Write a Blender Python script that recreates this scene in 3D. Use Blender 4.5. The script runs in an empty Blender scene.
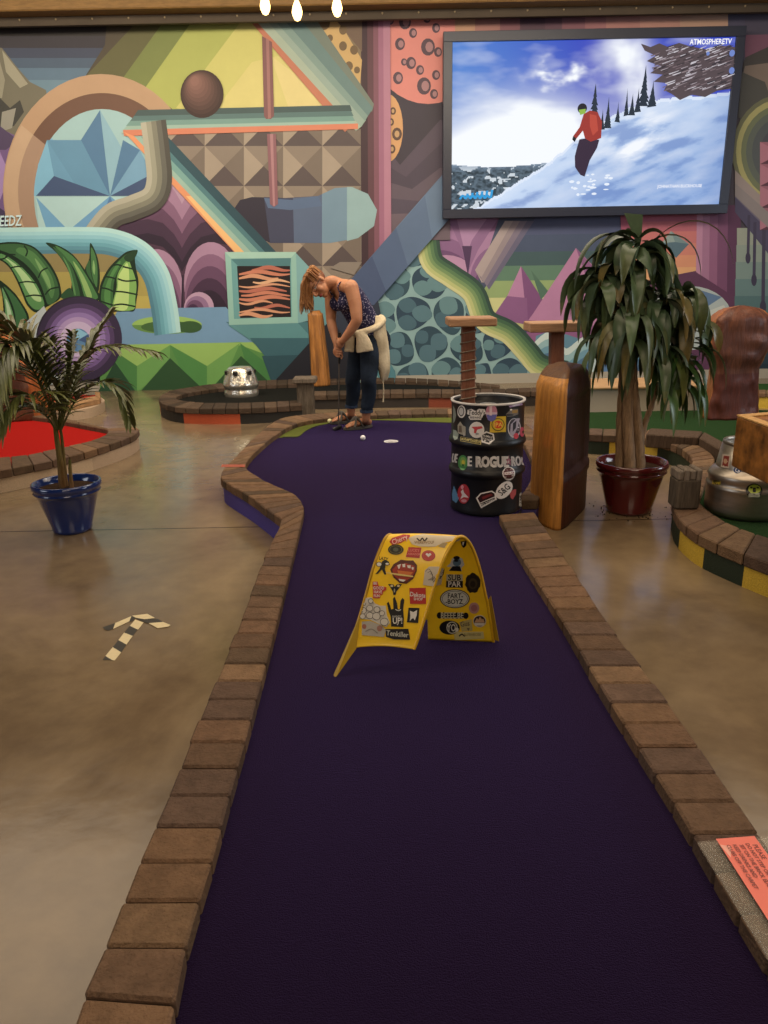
import bpy, bmesh, math, random
from mathutils import Vector, Matrix, noise
from mathutils.bvhtree import BVHTree
from mathutils.geometry import tessellate_polygon
random.seed(7)
C = bpy.context.scene
col = C.collection
PI = math.pi
V = Vector
# ---------------------------------------------------------------- camera
CAM = V((0, 0, 1.37))
FPX = 769.0
RM = Matrix.Rotation(math.radians(90 - 17.0), 3, 'X') @ Matrix.Rotation(math.radians(-1.1), 3, 'Z')
cd = bpy.data.cameras.new('camera'); cam = bpy.data.objects.new('camera', cd); col.objects.link(cam)
cam.location = CAM; cam.rotation_euler = RM.to_euler()
cd.sensor_fit = 'HORIZONTAL'; cd.sensor_width = 36; cd.lens = 36 * FPX / 768
cd.clip_start = .02; cd.clip_end = 100
C.camera = cam
def ray(x, y): return (RM @ V((x - 384, 512 - y, -FPX))).normalized()
def P(x, y, z=0.0):                      # measured spot -> point on the level z
    d = ray(x, y); return CAM + d * ((z - CAM.z) / d.z)
def W(x, y, Y):                          # measured spot -> point on the upright plane at distance Y
    d = ray(x, y); return CAM + d * (Y / d.y)
# ---------------------------------------------------------------- helpers
def lin(h):
    if isinstance(h, (tuple, list)): return tuple(h)[:3]
    h = h.lstrip('#'); r = []
    for i in (0, 2, 4):
        c = int(h[i:i+2], 16) / 255
        r.append(c / 12.92 if c <= .04045 else ((c + .055) / 1.055) ** 2.4)
    return tuple(r)
def mulc(c, k): c = lin(c); return (min(c[0]*k, 1), min(c[1]*k, 1), min(c[2]*k, 1))
def mixc(a, b, t): a = lin(a); b = lin(b); return tuple(a[i] + (b[i] - a[i]) * t for i in range(3))
ORG = {}
def catmull(pts, n=6, closed=False):
    pts = [V(p) for p in pts]; out = []; N = len(pts)
    rng = range(N if closed else N - 1)
    for i in rng:
        g = (lambda k: pts[k % N]) if closed else (lambda k: pts[max(0, min(N - 1, k))])
        p0, p1, p2, p3 = g(i-1), g(i), g(i+1), g(i+2)
        for k in range(n):
            t = k / n
            out.append(.5 * ((2*p1) + (p2-p0)*t + (2*p0-5*p1+4*p2-p3)*t*t + (3*p1-p0-3*p2+p3)*t**3))
    if not closed: out.append(pts[-1].copy())
    return out
class MB:
    def __init__(s): s.v = []; s.f = []; s.c = []; s.s = []
    def add(s, vs, fs, c='#808080', smooth=False):
        o = len(s.v); s.v += [V(p) for p in vs]
        for i, f in enumerate(fs):
            s.f.append(tuple(k + o for k in f)); s.s.append(smooth)
            s.c.append(lin(c[i]) if isinstance(c, list) else lin(c))
    def bm(s, b, c, smooth=False, M=None):
        b.verts.ensure_lookup_table()
        for i, v in enumerate(b.verts): v.index = i
        s.add([(M @ v.co) if M else v.co.copy() for v in b.verts], [[v.index for v in f.verts] for f in b.faces], c, smooth)
        b.free()
    def box(s, c, size, colr, rot=None, bevel=.004, seg=1):
        b = bmesh.new(); bmesh.ops.create_cube(b, size=1)
        for v in b.verts: v.co = V((v.co.x*size[0], v.co.y*size[1], v.co.z*size[2]))
        if bevel: bmesh.ops.bevel(b, geom=list(b.edges), offset=bevel, segments=seg, affect='EDGES', profile=.5)
        M = Matrix.Translation(V(c))
        if rot is not None: M = M @ (rot.to_4x4() if isinstance(rot, Matrix) else Matrix.Rotation(rot, 4, 'Z'))
        s.bm(b, colr, False, M)
    def prism(s, bot, top, colr, bevel=.005):
        b = bmesh.new(); lo = [b.verts.new(p) for p in bot]; hi = [b.verts.new(p) for p in top]; n = len(lo)
        b.faces.new(lo[::-1]); b.faces.new(hi)
        for i in range(n): b.faces.new((lo[i], lo[(i+1) % n], hi[(i+1) % n], hi[i]))
        bmesh.ops.recalc_face_normals(b, faces=b.faces)
        if bevel: bmesh.ops.bevel(b, geom=list(b.edges), offset=bevel, segments=1, affect='EDGES')
        s.bm(b, colr, False)
    def tube(s, pts, r, colr, n=10, caps=True, flat=1.0, upv=None):
        pts = [V(p) for p in pts]; N = len(pts)
        if not isinstance(r, (list, tuple)): r = [r] * N
        t0 = (pts[1] - pts[0]).normalized()
        u = V(upv) if upv is not None else (V((0,0,1)) if abs(t0.z) < .9 else V((1,0,0)))
        vs = []; fs = []
        for i in range(N):
            t = (pts[min(i+1, N-1)] - pts[max(i-1, 0)]).normalized()
            a = t.cross(u)
            if a.length < 1e-6: a = t.orthogonal()
            a.normalize(); bb = a.cross(t).normalized(); u = bb if upv is None else u
            for k in range(n):
                th = 2*PI*k/n; vs.append(pts[i] + a*math.cos(th)*r[i] + bb*math.sin(th)*r[i]*flat)
        for i in range(N-1):
            for k in range(n):
                fs.append((i*n+k, i*n+(k+1) % n, (i+1)*n+(k+1) % n, (i+1)*n+k))
        cl = colr
        if isinstance(colr, list): cl = [colr[i // n] for i in range(len(fs))]
        s.add(vs, fs, cl, True)
        if caps:
            c0 = colr[0] if isinstance(colr, list) else colr; c1 = colr[-1] if isinstance(colr, list) else colr
            s.add(vs[:n], [tuple(range(n))], c0); s.add(vs[-n:], [tuple(range(n))[::-1]], c1)
    def lathe(s, prof, c, colr, n=48, caps=True):
        c = V(c); vs = []; fs = []; cs = []
        for (r, z) in prof:
            for k in range(n): vs.append(c + V((r*math.cos(2*PI*k/n), r*math.sin(2*PI*k/n), z)))
        for i in range(len(prof)-1):
            for k in range(n):
                fs.append((i*n+k, i*n+(k+1) % n, (i+1)*n+(k+1) % n, (i+1)*n+k))
                cs.append(colr[i] if isinstance(colr, list) else colr)
        s.add(vs, fs, cs, True)
        if caps:
            s.add(vs[:n], [tuple(range(n))[::-1]], cs[0]); s.add(vs[-n:], [tuple(range(n))], cs[-1])
    def ball(s, c, r, colr, n=12, m=8, M=None):
        if not isinstance(r, (tuple, list)): r = (r, r, r)
        vs = []; fs = []; c = V(c)
        for i in range(m+1):
            ph = PI*i/m
            for k in range(n):
                th = 2*PI*k/n; p = V((r[0]*math.sin(ph)*math.cos(th), r[1]*math.sin(ph)*math.sin(th), r[2]*math.cos(ph)))
                vs.append(c + (M @ p if M else p))
        for i in range(m):
            for k in range(n): fs.append((i*n+k, (i+1)*n+k, (i+1)*n+(k+1) % n, i*n+(k+1) % n))
        s.add(vs, fs, colr, True)
    def quad(s, a, b, c, d, colr): s.add([a, b, c, d], [(0, 1, 2, 3)], colr)
    def build(s, name, mat, parent=None, origin=None, shade=None):
        o0 = V(origin) if origin is not None else (ORG.get(parent.name, V((0,0,0))) if parent else V((0,0,0)))
        me = bpy.data.meshes.new(name); me.from_pydata([v - o0 for v in s.v], [], s.f)
        a = me.color_attributes.new('Col', 'FLOAT_COLOR', 'CORNER'); k = 0; buf = []
        for i, f in enumerate(s.f):
            c = s.c[i]
            for j in range(len(f)): buf += [c[0], c[1], c[2], 1.0]
        a.data.foreach_set('color', buf)
        me.polygons.foreach_set('use_smooth', s.s if shade is None else [shade]*len(s.f))
        me.materials.append(mat); me.update()
        return link(name, me, parent, o0)
def link(name, me, parent, o0):
    ob = bpy.data.objects.new(name, me); col.objects.link(ob)
    if parent: ob.parent = parent; ORG[ob.name] = o0
    else: ob.location = o0; ORG[ob.name] = o0
    return ob
def weld(ob, dist=.0003):
    b = bmesh.new(); b.from_mesh(ob.data); bmesh.ops.remove_doubles(b, verts=b.verts, dist=dist)
    bmesh.ops.recalc_face_normals(b, faces=b.faces); b.to_mesh(ob.data); b.free()
def tag(o, label=None, cat=None, group=None, kind=None):
    if label: o['label'] = label
    if cat: o['category'] = cat
    if group: o['group'] = group
    if kind: o['kind'] = kind
    return o
def thing(name, label, cat, loc, group=None):
    o = bpy.data.objects.new(name, None); col.objects.link(o); o.location = loc; o.empty_display_size = .1
    ORG[o.name] = V(loc); return tag(o, label, cat, group)
def remeshed(mb, voxel, smooth=3, colr=None):
    """one continuous surface grown from overlapping lofts"""
    me = bpy.data.meshes.new('tmp'); me.from_pydata(mb.v, [], mb.f); me.update()
    ob = bpy.data.objects.new('tmp', me); col.objects.link(ob)
    md = ob.modifiers.new('r', 'REMESH'); md.mode = 'VOXEL'; md.voxel_size = voxel
    bpy.context.view_layer.update()
    dg = bpy.context.evaluated_depsgraph_get(); e = ob.evaluated_get(dg).to_mesh()
    b = bmesh.new(); b.from_mesh(e); ob.evaluated_get(dg).to_mesh_clear()
    for _ in range(smooth): bmesh.ops.smooth_vert(b, verts=b.verts, factor=.5, use_axis_x=True, use_axis_y=True, use_axis_z=True)
    out = MB(); b.verts.ensure_lookup_table()
    out.v = [v.co.copy() for v in b.verts]
    for f in b.faces:
        out.f.append(tuple(v.index for v in f.verts)); out.s.append(True)
        cc = f.calc_center_median(); out.c.append(lin(colr(cc) if callable(colr) else colr))
    b.free(); bpy.data.objects.remove(ob); bpy.data.meshes.remove(me)
    return out
_txt = {}
def text_mesh(t):
    """flat outline faces of a word, 1 unit high, centred"""
    if t in _txt: return _txt[t]
    cu = bpy.data.curves.new('t', 'FONT'); cu.body = t; cu.align_x = 'CENTER'; cu.align_y = 'CENTER'; cu.size = 1.35; cu.resolution_u = 2
    cu.space_line = .85; cu.offset = .022
    ob = bpy.data.objects.new('t', cu); col.objects.link(ob); bpy.context.view_layer.update()
    dg = bpy.context.evaluated_depsgraph_get(); e = ob.evaluated_get(dg).to_mesh()
    vs = [(v.co.x, v.co.y) for v in e.vertices]; fs = [tuple(p.vertices) for p in e.polygons]
    ob.evaluated_get(dg).to_mesh_clear(); bpy.data.objects.remove(ob); bpy.data.curves.remove(cu)
    _txt[t] = (vs, fs); return vs, fs
# ---------------------------------------------------------------- materials
def mat(name, rough=.6, metal=0, var=.15, vs=6, bump=0, bs=40, spec=.5, coat=0, stretch=None, base=None, detail=4, vs2=None, emit=0, sss=0):
    m = bpy.data.materials.new(name); m.use_nodes = True; nt = m.node_tree; N = nt.nodes; L = nt.links
    b = N['Principled BSDF']; b.inputs['Roughness'].default_value = rough; b.inputs['Metallic'].default_value = metal
    b.inputs['Specular IOR Level'].default_value = spec; b.inputs['Coat Weight'].default_value = coat; b.inputs['Coat Roughness'].default_value = .12
    if base: src = N.new('ShaderNodeRGB'); src.outputs[0].default_value = (*lin(base), 1); so = src.outputs[0]
    else: src = N.new('ShaderNodeVertexColor'); src.layer_name = 'Col'; so = src.outputs[0]
    tc = N.new('ShaderNodeTexCoord'); mp = N.new('ShaderNodeMapping'); L.new(tc.outputs['Object'], mp.inputs[0])
    if stretch: mp.inputs['Scale'].default_value = stretch
    if var:
        nz = N.new('ShaderNodeTexNoise'); nz.inputs['Scale'].default_value = vs; nz.inputs['Detail'].default_value = detail; nz.inputs['Roughness'].default_value = .65
        L.new(mp.outputs[0], nz.inputs[0])
        mr = N.new('ShaderNodeMapRange'); mr.inputs[1].default_value = .25; mr.inputs[2].default_value = .75
        mr.inputs[3].default_value = 1 - var; mr.inputs[4].default_value = 1 + var; L.new(nz.outputs[0], mr.inputs[0])
        mm = N.new('ShaderNodeVectorMath'); mm.operation = 'SCALE'; L.new(so, mm.inputs[0]); L.new(mr.outputs[0], mm.inputs['Scale']); so = mm.outputs[0]
    L.new(so, b.inputs['Base Color'])
    if emit: L.new(so, b.inputs['Emission Color']); b.inputs['Emission Strength'].default_value = emit
    if bump:
        n2 = N.new('ShaderNodeTexNoise'); n2.inputs['Scale'].default_value = bs; n2.inputs['Detail'].default_value = 5; L.new(mp.outputs[0], n2.inputs[0])
        bp = N.new('ShaderNodeBump'); bp.inputs['Strength'].default_value = bump; bp.inputs['Distance'].default_value = .01
        L.new(n2.outputs[0], bp.inputs['Height']); L.new(bp.outputs[0], b.inputs['Normal'])
    if sss: b.inputs['Subsurface Weight'].default_value = sss; b.inputs['Subsurface Radius'].default_value = (.012, .005, .003)
    m['b'] = 1
    return m
M_paint = mat('mural_paint', .55, var=.05, vs=3, spec=.3)
_nt = M_paint.node_tree; _b = _nt.nodes['Principled BSDF']; _h = _nt.nodes.new('ShaderNodeHueSaturation'); _h.inputs['Saturation'].default_value = .84; _h.inputs['Value'].default_value = .93
_l = _b.inputs['Base Color'].links[0]; _s = _l.from_socket; _nt.links.new(_s, _h.inputs['Color']); _nt.links.new(_h.outputs[0], _b.inputs['Base Color'])
M_wall = mat('plaster', .8, var=.05, vs=2, bump=.1, bs=120)
M_brick = mat('concrete_paver', .9, var=.32, vs=22, bump=.8, bs=110, spec=.2, detail=8)
M_base = mat('speckled_painted_block', .6, var=.28, vs=160, bump=.4, bs=160, spec=.4)
M_carpet = mat('putting_carpet', .95, var=.25, vs=260, bump=.5, bs=420, spec=.05, detail=2)
_b = M_carpet.node_tree.nodes['Principled BSDF']; _b.inputs['Sheen Weight'].default_value = .27; _b.inputs['Sheen Roughness'].default_value = .45; _b.inputs['Sheen Tint'].default_value = (.42, .28, 1, 1)
M_carpet2 = mat('short_putting_carpet', .95, var=.25, vs=260, bump=.5, bs=420, spec=.05, detail=2)
M_wood = mat('carved_wood', .55, var=.32, vs=9, bump=.5, bs=14, spec=.35, stretch=(5, 5, .7), detail=6, coat=.08)
M_woodh = mat('rough_plank', .6, var=.35, vs=8, bump=.4, bs=20, spec=.3, stretch=(.8, 5, 5), detail=6)
M_old = mat('weathered_timber', .95, var=.5, vs=12, bump=1.0, bs=16, spec=.1, stretch=(6, 6, .8), detail=8)
M_burl = mat('burl_wood', .4, var=.75, vs=13, bump=.1, bs=30, spec=.4, detail=3, coat=.15)
M_black = mat('black_enamel', .42, var=.2, vs=14, bump=.12, bs=35, spec=.5)
M_rubber = mat('black_plastic', .4, var=.05, vs=20)
M_steel = mat('brushed_steel', .36, .9, var=.15, vs=8, bump=.06, bs=12, stretch=(1, 1, 6))
M_chrome = mat('dented_chrome', .2, .85, var=.1, vs=20, bump=.7, bs=26)
M_yellow = mat('yellow_plastic', .33, var=.07, vs=12, spec=.5, coat=.2)
M_stick = mat('printed_vinyl', .4, var=.04, vs=40, spec=.5)
M_glaze = mat('glazed_ceramic', .16, var=.12, vs=8, spec=.6, coat=.6)
M_soil = mat('potting_soil', 1, var=.5, vs=60, bump=1, bs=60, spec=.1)
M_leaf = mat('leaf', .33, var=.25, vs=12, spec=.5)
M_bark = mat('pale_bark', .85, var=.45, vs=14, bump=1.0, bs=22, spec=.2, stretch=(5, 5, .8))
M_skin = mat('skin', .5, var=.06, vs=30, spec=.4, sss=.12)
M_hair = mat('hair', .45, var=.25, vs=60, spec=.5, stretch=(2, 2, .6))
M_denim = mat('denim', .9, var=.2, vs=25, bump=.5, bs=50, spec=.15)
M_knit = mat('cream_knit', .95, var=.08, vs=40, bump=.6, bs=60, spec=.1)
M_sandal = mat('sandal_rubber', .7, var=.1, vs=40)
M_tape = mat('floor_tape', .6, var=.08, vs=60)
M_screen = mat('screen_picture', .5, var=0, emit=.92, spec=.1)
_b = M_screen.node_tree.nodes['Principled BSDF']
for _l in list(_b.inputs['Base Color'].links): M_screen.node_tree.links.remove(_l)
_b.inputs['Base Color'].default_value = (.01, .01, .012, 1)
M_white = mat('white_plastic', .25, var=.03, vs=20, spec=.5)
M_ceil = mat('ceiling_board', .8, var=.2, vs=3)
def glassy(name, color, rough=.05, alpha=.25):
    m = bpy.data.materials.new(name); m.use_nodes = True; b = m.node_tree.nodes['Principled BSDF']
    nz = m.node_tree.nodes.new('ShaderNodeTexNoise'); nz.inputs['Scale'].default_value = 35; nz.inputs['Detail'].default_value = 3
    bp = m.node_tree.nodes.new('ShaderNodeBump'); bp.inputs['Strength'].default_value = .6 if alpha > .1 else 0; bp.inputs['Distance'].default_value = .01
    m.node_tree.links.new(nz.outputs[0], bp.inputs['Height']); m.node_tree.links.new(bp.outputs[0], b.inputs['Normal'])
    b.inputs['Base Color'].default_value = (*lin(color), 1); b.inputs['Roughness'].default_value = rough
    b.inputs['Alpha'].default_value = alpha; b.inputs['Specular IOR Level'].default_value = 1
    return m
M_film = glassy('clear_plastic_film', '#cfc8ba', .06, .16)
M_glass = glassy('drinking_glass', '#c8c0d8', .04, .35)
def fabric_print():
    m = mat('floral_print_cloth', .85, var=.1, vs=20, spec=.2); nt = m.node_tree; N = nt.nodes; L = nt.links
    b = N['Principled BSDF']; vo = N.new('ShaderNodeTexVoronoi'); vo.inputs['Scale'].default_value = 62
    tc = N.new('ShaderNodeTexCoord'); L.new(tc.outputs['Object'], vo.inputs['Vector'])
    rp = N.new('ShaderNodeValToRGB'); L.new(vo.outputs['Distance'], rp.inputs[0]); e = rp.color_ramp.elements
    e[0].position = .2; e[0].color = (*lin('#a8a2b8'), 1); e[1].position = .36; e[1].color = (*lin('#2c2a48'), 1)
    L.new(rp.outputs[0], b.inputs['Base Color']); return m
M_print = fabric_print()
def floor_mat():
    m = bpy.data.materials.new('polished_concrete'); m.use_nodes = True; nt = m.node_tree; N = nt.nodes; L = nt.links; b = N['Principled BSDF']
    tc = N.new('ShaderNodeTexCoord')
    n1 = N.new('ShaderNodeTexNoise'); n1.inputs['Scale'].default_value = .9; n1.inputs['Detail'].default_value = 8; n1.inputs['Roughness'].default_value = .62; n1.inputs['Distortion'].default_value = .8
    n2 = N.new('ShaderNodeTexNoise'); n2.inputs['Scale'].default_value = 9; n2.inputs['Detail'].default_value = 8
    L.new(tc.outputs['Object'], n1.inputs[0]); L.new(tc.outputs['Object'], n2.inputs[0])
    mx = N.new('ShaderNodeMath'); mx.operation = 'MULTIPLY_ADD'; mx.inputs[1].default_value = .35; L.new(n2.outputs[0], mx.inputs[0]); L.new(n1.outputs[0], mx.inputs[2])
    rp = N.new('ShaderNodeValToRGB'); e = rp.color_ramp.elements
    e[0].position = .45; e[0].color = (*lin('#615140'), 1); e[1].position = .9; e[1].color = (*lin('#8c785c'), 1); L.new(mx.outputs[0], rp.inputs[0])
    vc = N.new('ShaderNodeVertexColor'); vc.layer_name = 'Col'
    ml = N.new('ShaderNodeMix'); ml.data_type = 'RGBA'; ml.blend_type = 'MULTIPLY'; ml.inputs[0].default_value = 1
    L.new(rp.outputs[0], ml.inputs[6]); L.new(vc.outputs[0], ml.inputs[7]); L.new(ml.outputs[2], b.inputs['Base Color'])
    mr = N.new('ShaderNodeMapRange'); mr.inputs[1].default_value = .3; mr.inputs[2].default_value = .7; mr.inputs[3].default_value = .13; mr.inputs[4].default_value = .27
    L.new(n1.outputs[0], mr.inputs[0]); L.new(mr.outputs[0], b.inputs['Roughness'])
    bp = N.new('ShaderNodeBump'); bp.inputs['Strength'].default_value = .12; bp.inputs['Distance'].default_value = .01; L.new(n2.outputs[0], bp.inputs['Height']); L.new(bp.outputs[0], b.inputs['Normal'])
    return m
M_floor = floor_mat()
# ---------------------------------------------------------------- painter: flat coloured shapes laid on a real surface
class Paint:
    def __init__(s, fn, step=.0003, maxe=None): s.fn = fn; s.mb = MB(); s.k = 1; s.step = step; s.maxe = maxe; s.clip = []
    def _tri(s, pts, tris, c, lift=True):
        if lift: s.k += 1
        h = s.k * s.step; out = []
        for t in tris: out.append([pts[i] for i in t])
        if s.maxe:
            fin = []; st = out
            while st:
                t = st.pop(); d = [math.hypot(t[i][0]-t[(i+1)%3][0], t[i][1]-t[(i+1)%3][1]) for i in range(3)]; m = max(d)
                if m <= s.maxe: fin.append(t); continue
                i = d.index(m); a, b, cc = t[i], t[(i+1)%3], t[(i+2)%3]; mid = ((a[0]+b[0])/2, (a[1]+b[1])/2)
                st += [[a, mid, cc], [mid, b, cc]]
            out = fin
        cache = {}
        for t in out:
            q = []
            for p in t:
                kk = (round(p[0], 3), round(p[1], 3))
                if kk not in cache: cache[kk] = s.fn(p[0], p[1], h)
                q.append(cache[kk])
            if all(x is not None for x in q): s.mb.add(q, [(0, 1, 2)], c)
    def poly(s, pts, c):
        pts = [tuple(p)[:2] for p in pts]
        for (x0, y0, x1, y1) in s.clip:
            out = []
            for i in range(len(pts)):
                a, b = pts[i], pts[(i+1) % len(pts)]; f = lambda p: (x1-x0)*(p[1]-y0)-(y1-y0)*(p[0]-x0); da, db = -f(a), -f(b)
                if da >= 0: out.append(a)
                if (da > 0) != (db > 0) and da != db: t = da/(da-db); out.append((a[0]+(b[0]-a[0])*t, a[1]+(b[1]-a[1])*t))
            pts = out
            if len(pts) < 3: return s
        tr = tessellate_polygon([[V((p[0], p[1], 0)) for p in pts]])
        s._tri(pts, tr, c); return s
    def rect(s, x0, y0, x1, y1, c): return s.poly([(x0,y0),(x1,y0),(x1,y1),(x0,y1)], c)
    def ell(s, cx, cy, rx, ry, c, rot=0, n=28, a0=0, a1=360):
        ps = []
        if a1 - a0 < 360: ps.append((cx, cy)); n2 = n
        for i in range(n + (1 if a1-a0 < 360 else 0)):
            a = math.radians(a0 + (a1-a0)*i/n); x = rx*math.cos(a); y = ry*math.sin(a); r = math.radians(rot)
            ps.append((cx + x*math.cos(r) - y*math.sin(r), cy + x*math.sin(r) + y*math.cos(r)))
        return s.poly(ps, c)
    def band(s, path, w0, w1, c, sm=6, taper=None):
        """strip between two sideways offsets of a path"""
        ps = catmull([(p[0], p[1], 0) for p in path], sm) if sm else [V((p[0], p[1], 0)) for p in path]
        A = []; B = []; N = len(ps)
        for i, p in enumerate(ps):
            t = ps[min(i+1, N-1)] - ps[max(i-1, 0)]; t.normalize(); n = V((-t.y, t.x, 0)); k = taper(i/(N-1)) if taper else 1
            A.append(p + n*w0*k); B.append(p + n*w1*k)
        pts = [(q.x, q.y) for q in A] + [(q.x, q.y) for q in B]; tr = []
        for i in range(N-1): tr += [(i, i+1, N+i+1), (i, N+i+1, N+i)]
        s._tri(pts, tr, c); return s
    def text(s, t, cx, cy, h, c, rot=0, wx=1.0, shear=0):
        vs, fs = text_mesh(t); r = math.radians(rot); ps = []
        for (x, y) in vs:
            x = (x + shear*y)*h*wx; y = -y*h
            ps.append((cx + x*math.cos(r) - y*math.sin(r), cy + x*math.sin(r) + y*math.cos(r)))
        tr = []
        for f in fs:
            for i in range(1, len(f)-1): tr.append((f[0], f[i], f[i+1]))
        s._tri(ps, tr, c); return s
    def build(s, name, m, parent=None, origin=None): return s.mb.build(name, m, parent, origin)
def caster(ob, lift0=.0004):
    """lays measured spots onto the true surface of an object"""
    b = bmesh.new(); b.from_mesh(ob.data); o = ORG.get(ob.name, V((0,0,0)))
    for v in b.verts: v.co += o
    bv = BVHTree.FromBMesh(b); b.free()
    def fn(x, y, h):
        d = ray(x, y); r = bv.ray_cast(CAM, d)
        if r[0] is None: return None
        n = r[1]; n = -n if n.dot(d) > 0 else n
        return r[0] + n * (lift0 + h)
    return fn
# ================================================================ the setting
YW = 10.2                                    # the painted wall
WX0, WX1, WZ = -8.0, 8.6, 4.75
fl = MB()
fl.quad((WX0, -4, 0), (WX1, -4, 0), (WX1, YW, 0), (WX0, YW, 0), '#ffffff')
jy = P(150, 529).y
for yy in (jy, jy - 3.6, jy + 3.4):
    fl.quad((WX0, yy-.004, .0006), (WX1, yy-.004, .0006), (WX1, yy+.004, .0006), (WX0, yy+.004, .0006), '#5a5045')
for xx in (2.9, -3.4):
    fl.quad((xx-.004, -4, .0007), (xx+.004, -4, .0007), (xx+.004, YW, .0007), (xx-.004, YW, .0007), '#5a5045')
tag(fl.build('floor', M_floor), kind='structure')
def wallbox(name, x0, x1, y0, y1, z0, z1, c, m=M_wall):
    b = MB(); b.box(((x0+x1)/2, (y0+y1)/2, (z0+z1)/2), (x1-x0, y1-y0, z1-z0), c, bevel=0); return tag(b.build(name, m), kind='structure')
wb = wallbox('wall_back', WX0, WX1, YW, YW+.2, 0, WZ, '#6a6068')
wallbox('wall_left', WX0-.2, WX0, -4, YW+.2, 0, WZ, '#6d6257')
wallbox('wall_right', WX1, WX1+.2, -4, YW+.2, 0, WZ, '#6d6257')
wallbox('wall_front', WX0-.2, WX1+.2, -4.2, -4, 0, WZ, '#6d6257')
wallbox('ceiling', WX0-.2, WX1+.2, -4.2, YW+.2, WZ, WZ+.15, '#3a322a', M_ceil)
wallbox('baseboard_back', WX0, WX1, YW-.025, YW, 0, .125, '#a09a8e')
bz = W(100, 25, 9.97).z + .09
tb = MB(); tb.box((.3, 9.86, bz+.16), (16.5, .22, .32), '#7a5c34', bevel=.012)
tag(tb.build('trim_1', M_woodh), kind='structure')
tb = MB(); tb.box((.3, 9.99, bz-.03), (16.5, .06, .12), '#43382c', bevel=.004)
for i in range(40): tb.ball((-7.7+i*.41, 9.955, bz-.03), .012, '#8a7a60', 8, 6)  # pale beads stand in for small light reflections along the dark ledge
tag(tb.build('trim_2', M_ceil), kind='structure')
# ---------------------------------------------------------------- mural
pt = Paint(lambda x, y, h: W(x, y, YW - h), .00008)
random.seed(11)
R_ = pt.rect; Q = pt.poly; E = pt.ell; B = pt.band
R_(-180, -20, 960, 400, '#4a4250')
# pebble cells, lower middle
cells = []
for j in range(0):
    for i in range(8):
        cells.append((372 + i*31 + (15 if j % 2 else 0) + random.uniform(-5, 5), 214 + j*27 + random.uniform(-4, 4)))
for (cx, cy) in cells:
    n = 22; a0 = random.random()*6; rx = random.uniform(13, 15.5); ry = random.uniform(11.5, 14.5); rt = random.uniform(-.6, .6)
    ps = []
    for k in range(n):
        a = 2*PI*k/n; r = 1 + .1*math.sin(3*a + a0) + .06*math.sin(2*a+a0*2)
        x = rx*r*math.cos(a); y = ry*r*math.sin(a); ps.append((cx + x*math.cos(rt)-y*math.sin(rt), cy + x*math.sin(rt)+y*math.cos(rt)))
    Q(ps, random.choice(['#27465a', '#2b4c5e', '#223e52']))
    for q in range(random.choice((2, 3))):
        a = a0 + q*2.3; E(cx + rx*.48*math.cos(a), cy + ry*.45*math.sin(a), rx*.5, ry*.42, random.choice(['#4a7d8c', '#437484', '#5a8e98']), rot=math.degrees(a)+80, n=16)
# purple curls + beam + skies right of the ribbon
Q([(425,200),(560,200),(560,392),(560,376),(545,372),(520,330),(490,312),(470,275),(440,262)], '#7d4d7f')
for k, c in enumerate(['#9c6ea2','#84578c','#6c4377','#553462']): E(440, 268+k*11, 42-k*2, 44-k*2, c, n=30)
E(446, 285, 34, 30, '#b484b0', n=28); E(444, 290, 30, 26, '#946898', n=26)
for k, c in enumerate(['#a476a6','#85588e','#694176']): E(500, 268+k*13, 32-k*2, 38-k*2, c, n=30)
Q([(440,200),(510,200),(478,250),(468,272),(462,250)], '#8c6094'); Q([(452,200),(500,200),(472,240),(466,256)], '#a87cae'); Q([(462,246),(468,276),(472,246)], '#4d2f5c')
Q([(500,215),(640,215),(640,392),(560,392),(500,300),(475,290)], '#3e4a6a')
sk = [(215,'#44507a'),(235,'#3d4e70'),(252,'#3c5a62'),(266,'#567f6a'),(281,'#8ba668'),(298,'#c6c884'),(312,'#b9ba74')]
for i, (y, c) in enumerate(sk):
    y1 = sk[i+1][0] if i+1 < len(sk) else 330
    Q([(533-(y-221)*.72, y), (640, y-2), (640, y1-2), (533-(y1-221)*.72, y1)], c)
for i, c in enumerate(['#a99a9c','#9a8b92','#86798a','#6f6684','#5a577c']):
    a = i*5.6; Q([(505+a,221),(511+a,221),(486+a*.3,287+a*-.2),(475+a*.45,270+a*.7)][:2] + [(486+a*.25-4, 283-a*0), (475+a*.42, 270+a*.65)], c)
Q([(505,221),(513,221),(484,280),(475,270)], '#a99a9c'); Q([(513,221),(520,221),(487,286),(481,278)], '#94868f'); Q([(520,221),(527,221),(488,288),(484,282)], '#7b7088'); Q([(527,221),(534,221),(489,290),(487,286)], '#625e7e')
Q([(521,266),(500,312),(530,326),(543,300)], '#b377aa'); Q([(521,266),(527,322),(543,300)], '#7c4480'); Q([(507,296),(527,298),(528,325),(492,318)], '#87508a'); Q([(531,270),(548,291),(541,300)], '#4a7060')
Q([(576,248),(525,326),(560,345),(640,345),(650,325)], '#b274a6'); Q([(576,248),(610,345),(665,345)], '#8a5089'); Q([(528,320),(600,326),(610,392),(520,392)], '#8a4f86')
# waves
Q([(536,336),(552,330),(600,345),(650,330),(660,392),(530,392)], '#4c82a0')
for k, c in enumerate(['#c2d6d6','#88b4bd','#5a94ae','#3a6a92','#2f567f']):
    B([(530,352+k*6),(550,335+k*7),(566,352+k*7),(590,338+k*7),(620,350+k*6),(650,340+k*6)], -3.4, 3.4, c)
Q([(594,345),(606,340),(600,392),(585,392)], '#b6ccd2'); Q([(600,340),(612,345),(608,392),(596,392)], '#3f72a6')
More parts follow.
